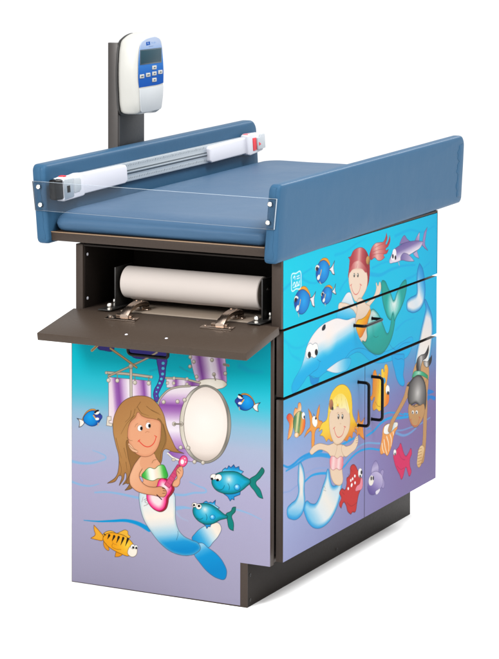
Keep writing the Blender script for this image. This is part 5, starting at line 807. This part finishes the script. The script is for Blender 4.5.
bow('door_handle', (DX, .598, .512), (DX, .598, .3915), (.033, 0, 0), d2)
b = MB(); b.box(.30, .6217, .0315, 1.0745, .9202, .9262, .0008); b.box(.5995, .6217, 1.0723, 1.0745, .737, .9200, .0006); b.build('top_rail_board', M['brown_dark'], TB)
# drop flap
F0 = Vector((0, .009, .746)); FD = Vector((0, -.188, -.037)).normalized(); FN = Vector((0, -.037, .188)).normalized(); FL = .1916
def fp(x, s, h=0): return Vector((x, 0, 0))+F0+FD*s+FN*h
b = MB(); b.prism([fp(.001, 0), fp(.001, FL), fp(.001, FL, -.0205), fp(.001, 0, -.0205)], (0, 0, 0), (.618, 0, 0), .0011)
fla = b.build('drop_flap', M['flap'], TB)
hs = [fp(.2463, .1453), fp(.3653, .1453)]
for p in hs:
    b = MB(); b.lathe(p-FN*.0005, FN, [(.0042, 0), (.0042, .0008), (.003, .0018), (0, .0021)], 14); b.build('screw', M['white'], fla)
bow('flap_handle', fp(.2463, .1453, -.0205), fp(.3653, .1453, -.0205), -FN*.034, fla)
def hinge(xc):
    b = MB()
    b.prism([fp(xc-.046, .030), fp(xc+.046, .030), fp(xc+.046, .057), fp(xc-.046, .057)], (0, 0, 0), FN*.0028, .0009)
    b.prism([fp(xc-.024, .024), fp(xc+.024, .024), fp(xc+.024, .034), fp(xc-.024, .034)], FN*.0028, FN*.007, .0009)
    for dx in (-.036, .036): b.lathe(fp(xc+dx, .0435, .0028), FN, [(.0045, 0), (.0045, .001), (.003, .002), (0, .0021)], 12)
    # arched arm
    Y = [-.030, -.018, -.002, .016, .036, .060, .082]; Z = [.7430, .7535, .7610, .7655, .7680, .7675, .7620]; R = []
    for y, z, w in zip(Y, Z, (.012, .0125, .011, .011, .012, .0135, .0135)):
        h = .0058; R.append([(xc+.004-w, y, z-h), (xc+.004+w, y, z-h), (xc+.004+w, y, z+h*.6), (xc+.004+w*.7, y, z+h), (xc+.004-w*.7, y, z+h), (xc+.004-w, y, z+h*.6)])
    b.rings(R)
    b.box(xc-.010, xc+.018, .044, .084, .7486, .760, .0012)
    b.box(xc-.020, xc+.028, .056, .076, .7482, .7515, .0008)
    for dx in (-.004, .012): b.lathe((xc+dx, .052, .7735), (0, -.1, 1), [(.0032, 0), (.0032, .0015), (0, .002)], 10)
    return b.build('hinge', M['bronze'], fla, 30)
hinge(.176); hinge(.462)
# brackets that carry the paper roll
NUTS = {-1: ((-.010, .0085), (.014, .080)), 1: ((.0065, .0095), (.010, .085))}
def bracket(x, sgn):
    b = MB(); b.box(x-.002, x+.002, .055, .150, .748, .858, .0008); b.box(min(x-sgn*.016, x+sgn*.022), max(x-sgn*.016, x+sgn*.022), .0015, .150, .7482, .7512, .0008)
    o = b.build('roll_bracket', M['blackmatte'], TB)
    for dx, y in NUTS[sgn]:
        b = MB(); b.lathe((x+sgn*dx, y, .7505), (0, 0, 1), [(.0070, 0), (.0070, .005), (.0052, .0055), (.0054, .008), (.0069, .010), (.0069, .0145), (.0050, .018), (.002, .0195), (0, .0198)], 16)
        b.build('cap_nut', M['steel'], o)
    return o
bracket(.1035, -1)
rb = bracket(.547, 1)
b = MB(); b.lathe((.549, .085, .828), (1, 0, 0), [(.0045, 0), (.0045, .0015), (.002, .003), (0, .0032)], 12); b.build('screw', M['steel'], rb)

# ---- padded top, inclined very slightly towards the front
TILT = .0135
def tl(p): return (p[0], p[1], p[2]+TILT*p[1])
b = MB(); b.box(-.066, .582, 0, 1.30, .927, .951, .0009, f=tl); pl = b.build('top_board', M['brown'], TB)
b = MB(); b.box(-.0655, .5815, -.0012, .004, .9496, .9518, .0005, f=tl); b.build('front_strip', M['tan'], pl)  # thin tan strip along the top front edge of the board
def rrect(x0, x1, y0, y1, r, n=8):
    P = []
    for cx, cy, a0, rr in ((x1-r[2], y1-r[2], 0, r[2]), (x0+r[3], y1-r[3], 90, r[3]), (x0+r[0], y0+r[0], 180, r[0]), (x1-r[1], y0+r[1], 270, r[1])):
        for k in range(n+1):
            a = math.radians(a0+90*k/n); P.append((cx+rr*math.cos(a), cy+rr*math.sin(a)))
    return P
def densify(P, d=.02):
    Q = []
    for i in range(len(P)):
        a, b_ = Vector(P[i]), Vector(P[(i+1) % len(P)]); m = max(1, int((b_-a).length/d))
        for k in range(m): Q.append(tuple(a.lerp(b_, k/m)))
    return Q
CX0, CX1, CY0, CY1, CZ, CT = -.0610, .5810, .0055, 1.318, .9512, .0585
base = densify(rrect(CX0, CX1, CY0, CY1, (.03, .02, .05, .05)))
R = []; ccx, ccy = (CX0+CX1)/2, (CY0+CY1)/2
from mathutils import noise as mn
def cush_ring(fr, z, rx, ry):
    r = []
    for x, y in base:
        ux = max(-1, min(1, (x-ccx)/(CX1-CX0)*2)); uy = (y-ccy)/(CY1-CY0)*2
        hx_, hy_ = (CX1-CX0)/2, (CY1-CY0)/2
        xx = ccx+(x-ccx)*(1-rx*fr/hx_); yy = ccy+(y-ccy)*(1-ry*fr/hy_)
        w = mn.noise(Vector((xx*7, yy*7, z*20)))*.0012
        k_ = max(0, 1-(yy-CY0)/.12)*max(0, min(1, (z-.952)/.012))*max(0, min(1, (1.004-z)/.02))
        e_ = .35+.65*max(0, (xx-.25)/.33)**2+.5*max(0, (.08-xx)/.14)**2
        fold = (mn.noise(Vector((xx*5, z*95, 3.1)))*.0075+mn.noise(Vector((xx*17+z*60, z*45, 7.7)))*.0035)*k_*e_
        r.append((xx, yy+(.0, w)[z > .955]+fold, z+TILT*yy+(w if z > .97 else 0)+fold*.6))
    return r
MZ = CZ+.024
for k in range(5):                     # lower half of the bolster edge tucks in under the roll
    a = -1.25+1.25*k/5
    R.append(cush_ring(1-math.cos(a), MZ+(MZ-CZ)*math.sin(a)/math.sin(1.25), .012, .022))
for k in range(0, 15):
    a = k/14*PI/2
    R.append(cush_ring(1-math.cos(a), MZ+(CZ+CT-MZ)*math.sin(a), .045, .085))
for g in (.25, .45, .65, .85, .97):
    rr = R[19]; R.append([(ccx+(p[0]-ccx)*(1-g), ccy+(p[1]-ccy)*(1-g), CZ+CT+TILT*(ccy+(p[1]-ccy)*(1-g))+.0022*g) for p in rr])
b = MB(); b.rings(R, True); b.build('cushion', M['vinyl'], TB, 60)
def rail(x_in0, x_in1, x_out0, x_out1, name, y0, y1, zb, zt, label):
    """padded board leaning outwards; inner and outer face given at z=.92 and z=1.12"""
    def xi(z): return x_in0+(x_in1-x_in0)*(z-.92)/.2
    def xo(z): return x_out0+(x_out1-x_out0)*(z-.92)/.2
    out = densify([(p[0], p[1]) for p in rrect(y0, y1, zb, zt, (.012, .016, .030, .016), 8)], .015)
    cy, cz = (y0+y1)/2, (zb+zt)/2; R = []
    for t_, ins in ((0, .0075), (.03, .0044), (.09, .0019), (.18, .0005), (.32, 0), (.68, 0), (.82, .0005), (.91, .0019), (.97, .0044), (1, .0075)):
        r = []
        for y, z in out:
            yy = cy+(y-cy)*(1-ins/((y1-y0)/2)); zz = cz+(z-cz)*(1-ins/((zt-zb)/2))
            zz += TILT*yy; w = mn.noise(Vector((yy*9, zz*9, t_*3)))*.0008
            r.append((xi(zz-TILT*yy)*(1-t_)+xo(zz-TILT*yy)*t_+w, yy, zz))
        R.append(r)
    b = MB()
    # face centres are filled with shrinking rings so the vinyl stays smooth
    for side in (0, -1):
        r0 = R[side]; add = []
        for g in (.05, .5, .9):
            add.append([(p[0]+(( -1 if (side == 0) == (x_in0 < x_out0) else 1)*.0012 if g > .04 else 0), p[1]*(1-g)+(cy)*g, p[2]*(1-g)+(cz+TILT*cy)*g) for p in r0])
        for a_ in add:
            for i, p in enumerate(a_):
                z_ = p[2]-TILT*p[1]; x_ = (xi(z_) if side == 0 else xo(z_))
                a_[i] = (x_+(.0010 if (x_out0 > x_in0) == (side == -1) else -.0010), p[1], p[2])
        R = (add[::-1]+R) if side == 0 else (R+add)
    b.rings(R, True)
    o = b.build(name, M['vinyl2'], TB, 60, label)
    return o
def rail_trim(o, x_in0, x_in1, x_out0, x_out1, y0, y1, zb, zt, back):
    sg = 1 if x_out0 > x_in0 else -1
    xc = lambda z: ((x_in0+x_out0)+((x_in1+x_out1)-(x_in0+x_out0))*(z-.92)/.2)/2
    b = MB(); h = .0072      # folded vinyl strip that closes the front end
    zs = [zb+.012+(zt-zb-.020)*k/14 for k in range(15)]; L_, R_ = [], []
    for k, z in enumerate(zs):
        w = h+.0012*math.sin(k*1.9)+(.003 if k < 2 else 0)
        L_.append((xc(z)-w, y0+.0012, z)); R_.append((xc(z)+w*.9, y0+.0012, z))
    b.prism(L_+R_[::-1], (0, 0, 0), (0, -.0022, 0), .0008); b.build('end_strip', M['vinyl2'], o)
    if back:                 # vinyl wrapped round the far end, with its uneven cut edge on the outer face
        xo = lambda z: x_out0+(x_out1-x_out0)*(z-.92)/.2
        E_ = [(y1-.052+.006*math.sin(k*1.3)+.005*math.sin(k*2.9+1), zb+.022+(zt-zb-.050)*k/16) for k in range(17)]
        P_ = E_+[(y1-.014, zt-.026), (y1-.014, zb+.020)]
        P3 = [(xo(z)+sg*.0004, y, z+TILT*y) for y, z in P_]
        b = MB(); b.prism(P3, (0, 0, 0), (sg*.0016, 0, 0), .0006); b.build('end_fold', M['vinyl2'], o)
rl = rail(-.0620, -.0755, -.1005, -.1165, 'side_rail', -.016, 1.262, .9185, 1.1330, 'padded blue rail on the left, carrying the measuring rod')
rr_ = rail(.5850, .6005, .6235, .6330, 'side_rail', -.016, 1.262, .9115, 1.1185, 'padded blue rail on the right')
rail_trim(rl, -.0620, -.0755, -.1005, -.1165, -.016, 1.262, .9185, 1.1330, False)
rail_trim(rr_, .5850, .6005, .6235, .6330, -.016, 1.262, .9115, 1.1185, True)
# acrylic guard across the front, with four bolts
b = MB()
G = [(-.1102, 1.0878), (.6262, 1.0826), (.6185, 1.0025), (-.1010, 1.0094)]
t = bmesh.new(); lo = [t.verts.new((x, -.0225, z)) for x, z in G]; hi = [t.verts.new((x, -.0165, z)) for x, z in G]
t.faces.new(lo); t.faces.new(hi[::-1])
for i in range(4): t.faces.new((lo[i], hi[i], hi[(i+1) % 4], lo[(i+1) % 4]))
bmesh.ops.recalc_face_normals(t, faces=list(t.faces)); b.add(t, 0)
gd = b.build('acrylic_guard', [M['acrylic'], M['acrylic_edge']], TB, 0, 'clear acrylic guard across the foot of the padded top')
for p in gd.data.polygons:
    if abs(p.normal.y) < .5: p.material_index = 1
for x, z in ((-.091, 1.0736), (-.0848, 1.0251), (.6073, 1.0682), (.6014, 1.02)):
    b = MB(); b.lathe((x, -.0223, z), (0, -1, 0), [(.0064, 0), (.0064, .0012), (.0057, .0024), (.0038, .0033), (.0026, .0034), (.0021, .0022), (0, .0022)], 20); b.build('bolt', M['steel'], gd)

# ------------------------------------------------------------------ paper roll
PR = empty('paper_roll', (.3237, .10, .771), 'roll of white exam paper on the black brackets inside the open compartment', 'paper roll')
b = MB(); prof = [(.020, 0), (.0405, .0002), (.0428, .002), (.0432, .006), (.0430, .2), (.0432, .408), (.0428, .4126), (.0405, .4144), (.020, .4144)]
b.lathe((.1164, .10, .8142), (1, 0, 0), prof, 48); b.build('paper', M['paper'], PR)
b = MB(); P_ = []      # the loose end of the paper curls away under the roll
for k in range(9):
    a_ = math.radians(-120+k*6.5); rr_2 = .0436+.0011*k*k/8
    P_.append((rr_2*math.cos(a_), rr_2*math.sin(a_)))
t = bmesh.new(); nx = 40; G_ = []
for i in range(nx+1):
    x = .135+.385*i/nx; row = []
    for k, (py_, pz_) in enumerate(P_):
        w = mn.noise(Vector((x*14, k*.3, 2)))*.0016*k/8
        row.append(t.verts.new((x, .10+py_, .8142+pz_-w)))
    G_.append(row)
for i in range(nx):
    for k in range(8): t.faces.new((G_[i][k], G_[i+1][k], G_[i+1][k+1], G_[i][k+1]))
b.add(t); b.build('loose_end', M['paper'], PR, 60)
for x, dx in ((.5306, 1), (.1166, -1)):
    b = MB(); b.lathe((x, .10, .8142), (dx, 0, 0), [(.0200, -.001), (.0404, .0), (.0404, .0006), (.0200, .0008)], 40); b.build('roll_end', M['core'], PR)
b = MB(); b.lathe((.1090, .10, .8142), (1, 0, 0), [(.0185, 0), (.0195, .001), (.0195, .428), (.0185, .429)], 24); b.build('core', M['brown_dark'], PR)

# ------------------------------------------------------------------ measuring rod on the left rail
def railx(z, y): return -.0620-.0135*((z-TILT*y)-.92)/.2
MR = empty('measuring_rod', (-.06, .6, 1.03), 'slim measuring rod with two white sliders along the inside of the left blue rail', 'measuring rod')
def slab(pts, off0, off1, name, mat, par, bev=.002, seg=2):
    b = MB(); P = [(railx(z, y)+off0, y, z) for y, z in pts]
    b.prism(P, (0, 0, 0), (off1-off0, 0, 0), bev, 0, None, seg); return b.build(name, mat, par)
def quad(y0, y1, zc0, zc1, h): return [(y0, zc0-h), (y1, zc1-h), (y1, zc1+h), (y0, zc0+h)]
ru = slab(quad(.02, 1.22, 1.0664, 1.0802, .0275), .003, .0125, 'rule', M['alu'], MR, .0012)
slab(quad(.36, .90, 1.0702, 1.0764, .0065), .0119, .0135, 'groove', M['alu_dark'], ru, .0006)
slab(quad(.36, .90, 1.0702, 1.0764, .0022), .0130, .0148, 'groove_lip', M['alu'], ru, .0004)
for sg in (1, -1):
    b = MB(); n_ = 52
    c0, c1 = 1.0702+sg*.0185, 1.0764+sg*.0185
    b.prism([(railx(z, y)+.0123, y, z) for y, z in quad(.362, .900, c0, c1, .0062)], (0, 0, 0), (.0006, 0, 0), 0)
    for k in range(n_):
        y = .375+k*.01; zc = 1.0702+.0062*(y-.36)/.54
        h = .0075 if k % 5 == 0 else .004; z0 = zc+sg*.0185; x = railx(z0, y)+.0127
        b.box(x-.0004, x+.0004, y-.0007, y+.0007, z0-h/2, z0+h/2, 0, mi=1)
    b.build('scale_strip', [M['alu'], M['tick']], ru, 0)
s1 = slab([(.128, 1.0380), (.372, 1.0435), (.386, 1.0505), (.386, 1.0885), (.378, 1.0955), (.128, 1.0955)], .006, .026, 'slider', M['white'], MR, .004, 3)
slab([(.022, 1.0345), (.030, 1.0305), (.128, 1.0345), (.140, 1.0365), (.140, 1.0975), (.112, 1.0990), (.085, 1.0960), (.030, 1.0965), (.022, 1.0945)], .008, .030, 'slider_head', M['white'], s1, .004, 3)
slab([(-.016, 1.0385), (.028, 1.0360), (.028, 1.0920), (-.016, 1.0940)], .010, .0316, 'end_pad', M['black'], s1, .006, 3)
slab([(.028, 1.0355), (.078, 1.0395), (.078, 1.0895), (.028, 1.0900)], .028, .0325, 'metal_plate', M['alu'], s1, .0012)
slab([(.043, 1.0530), (.059, 1.0530), (.059, 1.0720), (.043, 1.0720)], .0318, .0331, 'latch_hole', M['black'], s1, .0004)
slab([(.082, 1.0480), (.112, 1.0500), (.120, 1.0560), (.120, 1.0820), (.112, 1.0880), (.082, 1.0890)], .028, .0318, 'window', M['grey'], s1, .0016)
slab([(.034, 1.0955), (.050, 1.0958), (.050, 1.0995), (.034, 1.0990)], .012, .028, 'mark', M['red'], s1, .001)
s2 = slab([(.900, 1.0500), (1.140, 1.0560), (1.150, 1.060), (1.150, 1.1030), (1.140, 1.1070), (.900, 1.0990), (.892, 1.093), (.892, 1.056)], .006, .026, 'slider', M['white'], MR, .004, 3)
slab([(1.128, 1.0520), (1.143, 1.0490), (1.228, 1.0580), (1.234, 1.0640), (1.234, 1.1080), (1.226, 1.1140), (1.143, 1.1160), (1.128, 1.1110)], .008, .034, 'slider_head', M['white'], s2, .004, 3)
slab([(1.160, 1.0620), (1.183, 1.0630), (1.183, 1.1020), (1.160, 1.1020)], .033, .0362, 'mark', M['red'], s2, .001)
slab([(1.184, 1.0640), (1.236, 1.0660), (1.236, 1.1100), (1.210, 1.1100), (1.203, 1.1020), (1.184, 1.1010)], .033, .040, 'metal_plate', M['grey'], s2, .0014)
slab([(1.191, 1.0760), (1.206, 1.0800), (1.191, 1.0880)], .0396, .0408, 'arrow', M['red'], s2, .0003)
slab([(1.136, 1.1075), (1.156, 1.1090), (1.156, 1.1165), (1.136, 1.1150)], .012, .030, 'knob', M['red'], s2, .001)

# ------------------------------------------------------------------ scale readout on its post
DS = empty('digital_scale', (-.145, .55, .70), 'white digital scale readout with blue keypad on a dark post behind the left rail', 'scale')
PY0, PY1 = .4766, .633
b = MB(); b.box(-.1630, -.1420, PY0, PY1, .70, 1.4320, .0015)
b.box(-.1630, -.1300, PY0-.0006, PY0+.012, .70, 1.4345, .0012); po = b.build('post', M['post'], DS)
b = MB(); b.box(-.1425, -.1310, PY0+.012, PY1+.001, .70, 1.4315, .0010); b.build('post_cover', M['postdark'], po)
b = MB(); b.box(-.1420, .0, .50, .60, .74, .80, .001); b.build('mounting_bracket', M['blackmatte'], po)
# housing: outline in (y,z), lofted in x
HO = [(.502, 1.4515), (.530, 1.4600), (.565, 1.4630), (.598, 1.4560), (.613, 1.4470), (.622, 1.428), (.628, 1.395), (.6315, 1.350), (.630, 1.305), (.624, 1.262), (.617, 1.236), (.606, 1.2275), (.560, 1.2270), (.500, 1.2275), (.486, 1.2300), (.479, 1.242), (.471, 1.285), (.4665, 1.335), (.4685, 1.385), (.476, 1.425), (.484, 1.442)]
P_, K_ = np.array(HO)*1000, [False]*len(HO)
HC = spline(P_, K_, True, 4)/1000; hc = HC.mean(0)
def hring(x, ins, dz=0):
    r = []
    for y, z in HC:
        d = math.hypot(y-hc[0], z-hc[1]); k = 1-ins/d
        r.append((x, hc[0]+(y-hc[0])*k, hc[1]+(z-hc[1])*k+dz))
    return r
b = MB()
b.rings([hring(-.1295, .016), hring(-.1288, .011), hring(-.124, .004), hring(-.114, .0006), hring(-.100, 0), hring(-.082, .0008), hring(-.071, .003), hring(-.064, .0072), hring(-.0605, .012), hring(-.0598, .018)], True)
hb = MB(); hb.rings([[(x_, y_-.0012, z_-.0040) for x_, y_, z_ in hring(xx_, in_)] for xx_, in_ in ((-.1312, .0), (-.1302, -.0004), (-.1262, 0), (-.1255, .003))], True)
hs_ = b.build('display_housing', M['warmwhite'], DS, 50)
hb.build('gap_plate', M['blackmatte'], hs_)  # added black plate, painted shade for the gap between housing and post
# keypad overlay with its printed colours
CK = Canvas(455, 640, 1295, 1452, .5, .5); CK.draw(ART_KEYPAD)
KO = [(.4795, 1.4190), (.487, 1.4345), (.510, 1.4440), (.545, 1.4490), (.580, 1.4480), (.600, 1.4400), (.611, 1.418), (.6175, 1.385), (.6215, 1.345), (.6208, 1.3120), (.600, 1.3095), (.540, 1.3080), (.4775, 1.3075), (.4740, 1.330), (.4735, 1.365), (.4755, 1.398)]
KC = spline(np.array(KO)*1000, [i in (9, 12) for i in range(len(KO))], True, 6)/1000
KC = np.array(densify([tuple(p) for p in KC], .0014))
lin_ = CK.lin()
kc = KC.mean(0); NR = 120
vs_ = []; cl_ = []; fc_ = []
for k in range(NR+1):
    g = k/NR
    for y, z in KC:
        yy, zz = kc[0]+(y-kc[0])*g, kc[1]+(z-kc[1])*g
        vs_.append((-.0592 if k < NR else -.0606, yy, zz) if k < NR else (-.0606, yy, zz))
        ii = min(max(int(round((yy*1000-CK.u[0])*2)), 0), CK.nu-1); jj = min(max(int(round((zz*1000-CK.v[0])*2)), 0), CK.nv-1)
        cl_.append(tuple(lin_[jj, ii])+(1.,))
n = len(KC)
for k in range(NR):
    for i in range(n): fc_.append((k*n+i, k*n+(i+1) % n, (k+1)*n+(i+1) % n, (k+1)*n+i)[::-1])
me = bpy.data.meshes.new('keypad'); me.from_pydata(vs_, [], fc_); at = me.color_attributes.new('Print', 'FLOAT_COLOR', 'POINT')
at.data.foreach_set('color', np.array(cl_, np.float32).ravel()); me.validate()
kp = finish('keypad', me, M['print'], hs_, 0)
def plate(y0, y1, z0, z1, x0, x1, name, mat, par, sk=0., bev=.0016):
    b = MB(); b.prism([(x0, y0, z0), (x0, y1, z0+sk), (x0, y1, z1+sk), (x0, y0, z1)], (0, 0, 0), (x1-x0, 0, 0), bev); return b.build(name, mat, par)
plate(.4800, .6080, 1.3725, 1.4165, -.0602, -.0582, 'screen_frame', M['lcdframe'], hs_, 0, .0008)
plate(.4835, .6045, 1.3755, 1.4135, -.0592, -.0577, 'screen', M['lcd'], hs_, 0, .0006)
for y, z in ((.4910, 1.3395), (.5270, 1.3415), (.5640, 1.3605), (.5640, 1.3430), (.5640, 1.3245), (.6000, 1.3450)):
    bt = plate(y-.0125, y+.0125, z-.0058, z+.0058, -.0602, -.0572, 'button', M['warmwhite'], hs_, 0, .0015)
    w = .0068 if z in (1.3395, 1.3415) else .0045
    plate(y-w, y+w, z-.0018, z+.0018, -.0576, -.0567, 'button_mark', M['tick'], hs_, 0, .0004)
# lower cover
LO = [(.4785, 1.3035), (.540, 1.3040), (.6195, 1.3055), (.6175, 1.275), (.609, 1.2420), (.603, 1.2365), (.550, 1.2345), (.492, 1.2345), (.486, 1.2400), (.4805, 1.270)]
b = MB(); b.prism([(-.0606, y, z) for y, z in LO], (0, 0, 0), (.0022, 0, 0), .0010); b.build('lower_cover', M['greywhite'], hs_)

# ------------------------------------------------------------------ camera
CAMD = bpy.data.cameras.new('camera'); CAM = bpy.data.objects.new('camera', CAMD); COL.objects.link(CAM); SC.camera = CAM
yaw, pitch, roll = 0.46685, -0.04404, 0.00251
fw = Vector((-math.sin(yaw)*math.cos(pitch), math.cos(yaw)*math.cos(pitch), math.sin(pitch))); rt = Vector((math.cos(yaw), math.sin(yaw), 0)); up = rt.cross(fw)
r2 = rt*math.cos(roll)+up*math.sin(roll); u2 = up*math.cos(roll)-rt*math.sin(roll)
CAM.matrix_world = Matrix(((r2.x, u2.x, -fw.x, 3.39001), (r2.y, u2.y, -fw.y, -5.64123), (r2.z, u2.z, -fw.z, 1.87605), (0, 0, 0, 1)))
FPX, PX, PY = 2446.60853, 253.20387, -2.03595
CAMD.sensor_fit = 'VERTICAL'; CAMD.sensor_height = 36; CAMD.lens = FPX*36/659
CAMD.shift_x = (249.5-PX)/659; CAMD.shift_y = (PY-329.5)/659
CAMD.clip_start = .1; CAMD.clip_end = 400

# ------------------------------------------------------------------ studio light
wd = bpy.data.worlds.new('World'); SC.world = wd; wd.use_nodes = True
bg = wd.node_tree.nodes['Background']; bg.inputs['Color'].default_value = (1, 1, 1, 1); bg.inputs['Strength'].default_value = 1.97
def area(name, loc, target, size, power, col=(1, 1, 1)):
    ld = bpy.data.lights.new(name, 'AREA'); ld.shape = 'RECTANGLE'; ld.size, ld.size_y = size; ld.energy = power; ld.color = col
    o = bpy.data.objects.new(name, ld); COL.objects.link(o); o.location = loc
    o.rotation_euler = (Vector(target)-Vector(loc)).to_track_quat('-Z', 'Y').to_euler(); return o
area('key_softbox', (-.9, -4.2, 3.0), (.3, .2, .6), (1.2, 1.2), 400, (1, .985, .96))
area('overhead_softbox', (.8, .2, 4.6), (.4, .3, 0), (3.0, 3.0), 110)
area('side_fill', (3.0, -1.7, 2.8), (.6, .1, .6), (1.3, 1.3), 75)  # added fill lamp that brightens the printed long side
area('floor_fill', (2.5, -.3, 4.4), (.9, .2, 0), (1.5, 1.5), 330)  # added fill lamp that washes out the floor shadow by the toe kick
area('rear_fill', (1.3, 4.6, 3.6), (1.3, 1.2, 0), (1.6, 1.6), 220)  # added fill lamp that whitens the floor behind and to the right
SC.view_settings.view_transform = 'Standard'; SC.view_settings.look = 'None'; SC.view_settings.gamma = 1
SC.view_settings.exposure = -0.85
SC.render.engine = 'CYCLES'
SC.cycles.max_bounces = 8; SC.cycles.transparent_max_bounces = 12; SC.cycles.sample_clamp_indirect = 4
SC.cycles.use_denoising = True
